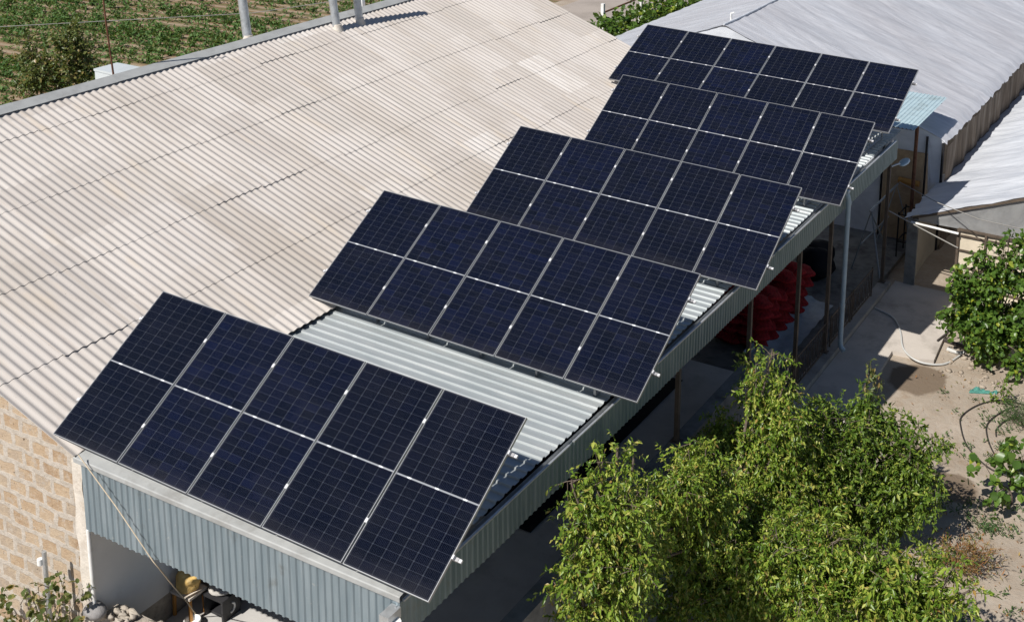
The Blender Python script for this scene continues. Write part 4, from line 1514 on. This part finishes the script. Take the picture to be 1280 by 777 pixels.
B_ += [(5.5, 1.35, 2.2, 0.35), (5.75, 1.6, 2.7, 0.33), (6.05, 1.95, 2.0, 0.38), (5.7, 1.45, 1.4, 0.4), (6.1, 2.0, 2.6, 0.25)]
B_ = [(x + (CAM_C[0] - x) * 0.11, y + (CAM_C[1] - y) * 0.11, z + (CAM_C[2] - z) * 0.11, r * 0.95) for x, y, z, r in B_]
TG = 'fruit trees growing beside the canopy'
PE = dict(per=680, nl=14, tw=0.24, droop=0.7, llen=0.074, lwid=0.03, shell=0.3, clump=True)
plant('fruit_tree', (6.35, 5.1, 0), A_, 'tallest yellow green fruit tree, its tip reaching beside the iron fence', 'tree', 'leaf_peach', TG, **PE)
plant('fruit_tree', (6.6, 0.6, 0), B_, 'narrow drooping fruit tree pressed against the green side cladding', 'tree', 'leaf_peach', TG, **PE)
plant('fruit_tree', (7.1, 3.3, 0), E_, 'broad fruit tree at the bottom middle with long hanging yellow leaves', 'tree', 'leaf_peach', TG, **PE)
plant('fruit_tree', (7.75, 6.75, 0), C_, 'darker green fruit tree with upright shoots, beside the bare sandy ground', 'tree', 'leaf_green', TG, per=620, nl=12, tw=0.18, droop=0.45, llen=0.085, lwid=0.036, shell=0.3, clump=True)
plant('fruit_tree', (9.1, 4.1, 0), D_, 'low spreading fruit tree in the bottom right, in front of the dry red weed', 'tree', 'leaf_peach', TG, per=560, nl=12, tw=0.22, droop=0.6, llen=0.105, lwid=0.04, shell=0.3, clump=True)
sh_ = [(7.56 + 0.03 * i * 0.3, 6.74, 2.55 + 0.11 * i, 0.06) for i in range(6)] + [(7.74 - 0.01 * i, 6.8, 2.4 + 0.12 * i, 0.06) for i in range(6)]
plant('sapling', (7.62, 6.95, 0), sh_, 'pair of thin upright leafy shoots rising above the darker green tree', 'sapling', 'leaf_vine', None, per=520, nl=4, tw=0.08, droop=0.8, llen=0.1, lwid=0.04, trunk_r=0.014, fork=0.7, shell=0.1, limbs=False)
R_ = [(8.3, 13.5, 2.95, 0.09), (7.85, 13.4, 2.62, 0.1), (7.5, 13.35, 1.75, 0.16), (8.6, 13.5, 2.8, 0.12), (7.4, 13.3, 0.85, 0.2), (8.24, 13.49, 2.76, 0.12), (7.92, 13.43, 2.37, 0.2), (7.66, 13.37, 1.81, 0.34), (8.19, 13.48, 1.89, 0.46), (8.64, 13.56, 2.05, 0.35), (7.56, 13.34, 1.09, 0.34), (8.03, 13.45, 1.0, 0.58), (8.58, 13.55, 0.95, 0.55), (8.17, 13.48, 0.55, 0.36), (7.46, 13.32, 1.35, 0.2), (9.0, 13.6, 1.4, 0.5), (8.25, 13.5, 2.5, 0.18), (7.7, 13.4, 2.3, 0.12), (8.5, 13.5, 2.6, 0.15), (8.9, 13.2, 0.5, 0.35)]
plant('leafy_bush', (8.2, 13.6, 0), R_, 'tall bush with round bright green leaves before the cream greenhouse wall', 'bush', 'leaf_round', None, per=520, nl=9, tw=0.2, clump=True, droop=0.45, llen=0.1, lwid=0.09, trunk_r=0.04, fork=0.25, round_=True, shell=0.4)
plant('leafy_bush', (9.55, 8.9, 0), [(9.55, 9.0, 0.55, 0.3), (9.7, 8.7, 0.9, 0.35), (9.45, 9.3, 0.75, 0.22), (9.15, 8.55, 0.75, 0.13), (9.4, 8.3, 0.5, 0.2)], 'round leaved bush cut by the right edge beside the hose ends', 'bush', 'leaf_round', None, per=150, nl=8, tw=0.22, droop=0.4, llen=0.13, lwid=0.12, trunk_r=0.025, fork=0.3, round_=True)
plant('feathery_bush', (9.15, 11.45, 0), [(9.1, 11.45, 0.2, 0.24), (9.35, 11.5, 0.22, 0.26), (9.0, 11.6, 0.14, 0.18), (9.6, 11.5, 0.2, 0.25)], 'soft feathery green bush at the right edge above the black hoses', 'bush', 'leaf_feather', None, per=1600, nl=9, tw=0.16, droop=0.0, llen=0.07, lwid=0.008, trunk_r=0.015, fork=0.3, limbs=False, up=0.6)
plant('tall_weed', (8.70, 12.05, 0), [(8.7, 12.05, 0.12, 0.14), (8.72, 12.05, 0.3, 0.1), (8.72, 12.06, 0.45, 0.08), (8.73, 12.05, 0.58, 0.06), (8.55, 11.95, 0.06, 0.12)], 'small upright weed beside the teal net cloth', 'weed', 'leaf_green', None, per=900, nl=6, tw=0.1, droop=0.3, llen=0.07, lwid=0.04, trunk_r=0.012, fork=0.6)
plant('red_weed', (9.3, 6.75, 0), [(9.3, 6.7, 0.18, 0.24), (9.5, 6.8, 0.2, 0.22), (9.15, 6.75, 0.16, 0.2), (9.4, 6.6, 0.35, 0.12)], 'dry reddish weed clump on the sand near the low spreading tree', 'weed', 'leaf_dry', None, per=900, nl=8, tw=0.22, droop=-0.1, llen=0.11, lwid=0.014, trunk_r=0.012, fork=0.4, limbs=False, up=0.7)
plant('green_weed', (8.85, 6.75, 0), [(8.85, 6.75, 0.16, 0.2), (9.0, 6.6, 0.14, 0.2), (8.7, 6.6, 0.12, 0.15)], 'leafy green weed clump left of the dry reddish weed', 'weed', 'leaf_green', None, per=700, nl=7, tw=0.14, droop=0.1, llen=0.07, lwid=0.035, trunk_r=0.012, fork=0.4, limbs=False, up=0.5)


def scatter(name, pts, mat, llen, lwid, n, spread, hgt):
    B, D, N, L, Wd = [], [], [], [], []
    for (x, y) in pts:
        m = max(2, int(n * (0.5 + rng.random())))
        b = np.stack([x + rng.normal(size=m) * spread, y + rng.normal(size=m) * spread, np.abs(rng.normal(size=m)) * hgt * 0.35 + 0.01], 1)
        d = rng.normal(size=(m, 3)) * 0.7
        d[:, 2] = np.abs(d[:, 2]) * 0.8 + 0.15
        B.append(b)
        D.append(d)
        N.append(rng.normal(size=(m, 3)) * 0.4 + np.array([0, 0, 1.0]))
        s = 0.6 + 0.8 * rng.random(m)
        L.append(llen * s)
        Wd.append(lwid * s)
    me = leaf_mesh(name, np.concatenate(B), np.concatenate(D), np.concatenate(N), np.concatenate(L), np.concatenate(Wd), mat)
    o = bpy.data.objects.new(name, me)
    COL.objects.link(o)
    return tag(o, kind='stuff')


pts = [(rng.normal(9.4, .25), rng.normal(8.1, .25)) for _ in range(16)] + [(rng.normal(9.0, .35), rng.normal(8.25, .12)) for _ in range(10)] + \
      [(rng.normal(9.1, .3), rng.normal(11.0, .5)) for _ in range(14)] + [(rng.uniform(7.4, 10.5), rng.uniform(4, 12)) for _ in range(70)]
scatter('weeds', pts, 'leaf_feather', 0.07, 0.022, 14, 0.06, 0.05)

lit = [(rng.normal(8.2, 1.0), rng.normal(6.8, 1.8)) for _ in range(170)] + [(rng.uniform(6.6, 10.5), rng.uniform(3.5, 13.0)) for _ in range(130)]
lit = [q for q in lit if q[0] > 6.45 and not (q[0] < 7.15 and q[1] > 12.8)]
scatter('leaf_litter', lit, 'leaf_dry', 0.055, 0.022, 4, 0.12, 0.012)

# vines and pole by the stone gable
V1 = [(-0.12, -2.05, 2.0, 0.2), (0.02, -2.05, 1.75, 0.22), (-0.3, -2.1, 1.85, 0.18), (-0.05, -2.1, 1.4, 0.28), (0.32, -2.0, 2.35, 0.13), (0.38, -2.0, 2.05, 0.14), (0.36, -2.0, 1.75, 0.18), (0.3, -2.05, 1.4, 0.22), (-0.3, -2.15, 1.45, 0.22), (0.15, -2.05, 2.15, 0.12), (0.5, -1.95, 2.2, 0.08)]
plant('grape_vine', (0.05, -2.1, 0), V1, 'sparse yellowing vine climbing the white pole by the stone gable', 'vine', 'leaf_vine', 'vines at the foot of the stone gable', per=200, nl=5, tw=0.15, droop=0.5, llen=0.08, lwid=0.07, trunk_r=0.014, fork=0.3, round_=True, shell=0.2)
V2 = [(-0.78, -2.2, 1.75, 0.2), (-0.95, -2.2, 1.95, 0.16), (-0.85, -2.2, 1.4, 0.25), (-1.1, -2.2, 1.6, 0.22)]
plant('grape_vine', (-0.85, -2.25, 0), V2, 'green vine cut by the left edge below the stone gable', 'vine', 'leaf_vine', 'vines at the foot of the stone gable', per=200, nl=5, tw=0.15, droop=0.5, llen=0.08, lwid=0.07, trunk_r=0.014, fork=0.3, round_=True, shell=0.2)
pl = empty('vine_pole', (-0.03, -2.08, 0), 'white metal pole standing in the vine before the stone gable', 'pole')
mb = MB()
mb.tube([(-0.03, -2.0, 0), (-0.02, -2.0, 2.6)], 0.028, 10)
mb.build('tube', 'galv', pl)
mb = MB()
mb.tube([(-0.07, -2.03, 2.42), (-0.07, -2.03, 2.5)], 0.035, 10)
mb.bar((-0.07, -2.03, 2.46), (-0.02, -2.0, 2.46), 0.02)
mb.build('insulator', 'white_paint', pl)

# =================================================================== FAR FIELD, HEDGE, ROAD EDGE
pts = []
for _ in range(130000):
    x = rng.uniform(-44, -18.2)
    y = rng.uniform(11, 62)
    yr = y - 0.09 * x
    row = abs((yr / 0.7) % 1 - 0.5)
    band = math.sin(yr * 0.75 + 1.2 * math.sin(yr * 0.31)) + 0.6 * math.sin(yr * 1.9 + 2) + 0.9 * vnoise(x * 0.16, yr * 0.6, 3)
    if row < 0.15 and rng.random() < min(0.97, max(0.2, 0.68 + 0.5 * band)):
        pts.append((x, y))
    if len(pts) > 17000:
        break
scatter('field_crops', pts, 'leaf_crop', 0.15, 0.075, 9, 0.085, 0.24)
mb = MB()
mb.tube([(-60, -8.0, 2.6), (-28.0, 13.2, 2.2), (-20, 21.5, 2.3), (-12.5, 36.5, 2.9)], 0.013, 6)
one('overhead_wire', mb, 'cable', 'thin pale wire stretched above the field behind the house', 'wire')
FB = [(-23.4, 15.6, 1.1, 0.55), (-22.6, 16.2, 1.3, 0.7), (-23.0, 16.3, 1.9, 0.5), (-24.0, 15.6, 1.5, 0.45), (-23.8, 15.4, 0.6, 0.5), (-22.2, 16.3, 0.7, 0.6), (-24.2, 15.7, 2.0, 0.3), (-22.8, 16.4, 2.4, 0.3)]
plant('field_tree', (-23.2, 15.9, 0), FB, 'ragged small tree at the near edge of the crop field', 'tree', 'leaf_vine', None, clump=True, per=260, nl=8, tw=0.3, droop=0.3, llen=0.14, lwid=0.08, trunk_r=0.06, fork=0.25)
mb = MB()
mb.bar((-26.1, 18.6, 0), (-26.1, 18.6, 1.3), 0.09)
one('field_stake', mb, 'white_paint', 'short white stake in the field behind the ragged tree', 'stake')
HB = []
for i in range(30):
    y = 27.0 + i * 0.6
    for xx, zz, rr_ in ((-9.5, 0.7, 0.6), (-9.3, 1.45, 0.55), (-8.7, 1.6, 0.5), (-9.2, 1.95 + 0.2 * vnoise(y * 1.4, 3, 5), 0.36)):
        HB.append((xx + 0.25 * vnoise(y, zz, 2), y + 0.3 * vnoise(y * 2, zz, 7), zz + 0.12 * vnoise(y, 3, 1), rr_))
plant('hedge', (-9.2, 28.5, 0), HB, 'bushy green hedge between the gravel road and the grey greenhouse', 'hedge', 'leaf_round', None, per=60, nl=9, tw=0.35, droop=0.2, llen=0.17, lwid=0.14, trunk_r=0.05, fork=0.1, round_=True, limbs=False)
for y, lab in ((29.0, 'white fence post at the near end of the hedge'), (32.0, 'white fence post halfway along the hedge by the road'), (35.3, 'white fence post farthest along the hedge')):
    mb = MB()
    mb.bar((-9.95, y, 0), (-9.95, y, 2.5), 0.12)
    one('fence_post', mb, 'white_paint', lab, 'post', 'white posts along the road hedge')
mb = MB()
mb.tube([(-10.05, 29.0, 2.1), (-10.05, 32.0, 2.15), (-10.05, 35.3, 2.15), (-10.05, 42, 2.15)], 0.035, 6)
one('fence_rail', mb, 'rust', 'rusty rail running along the white posts above the hedge', 'rail')
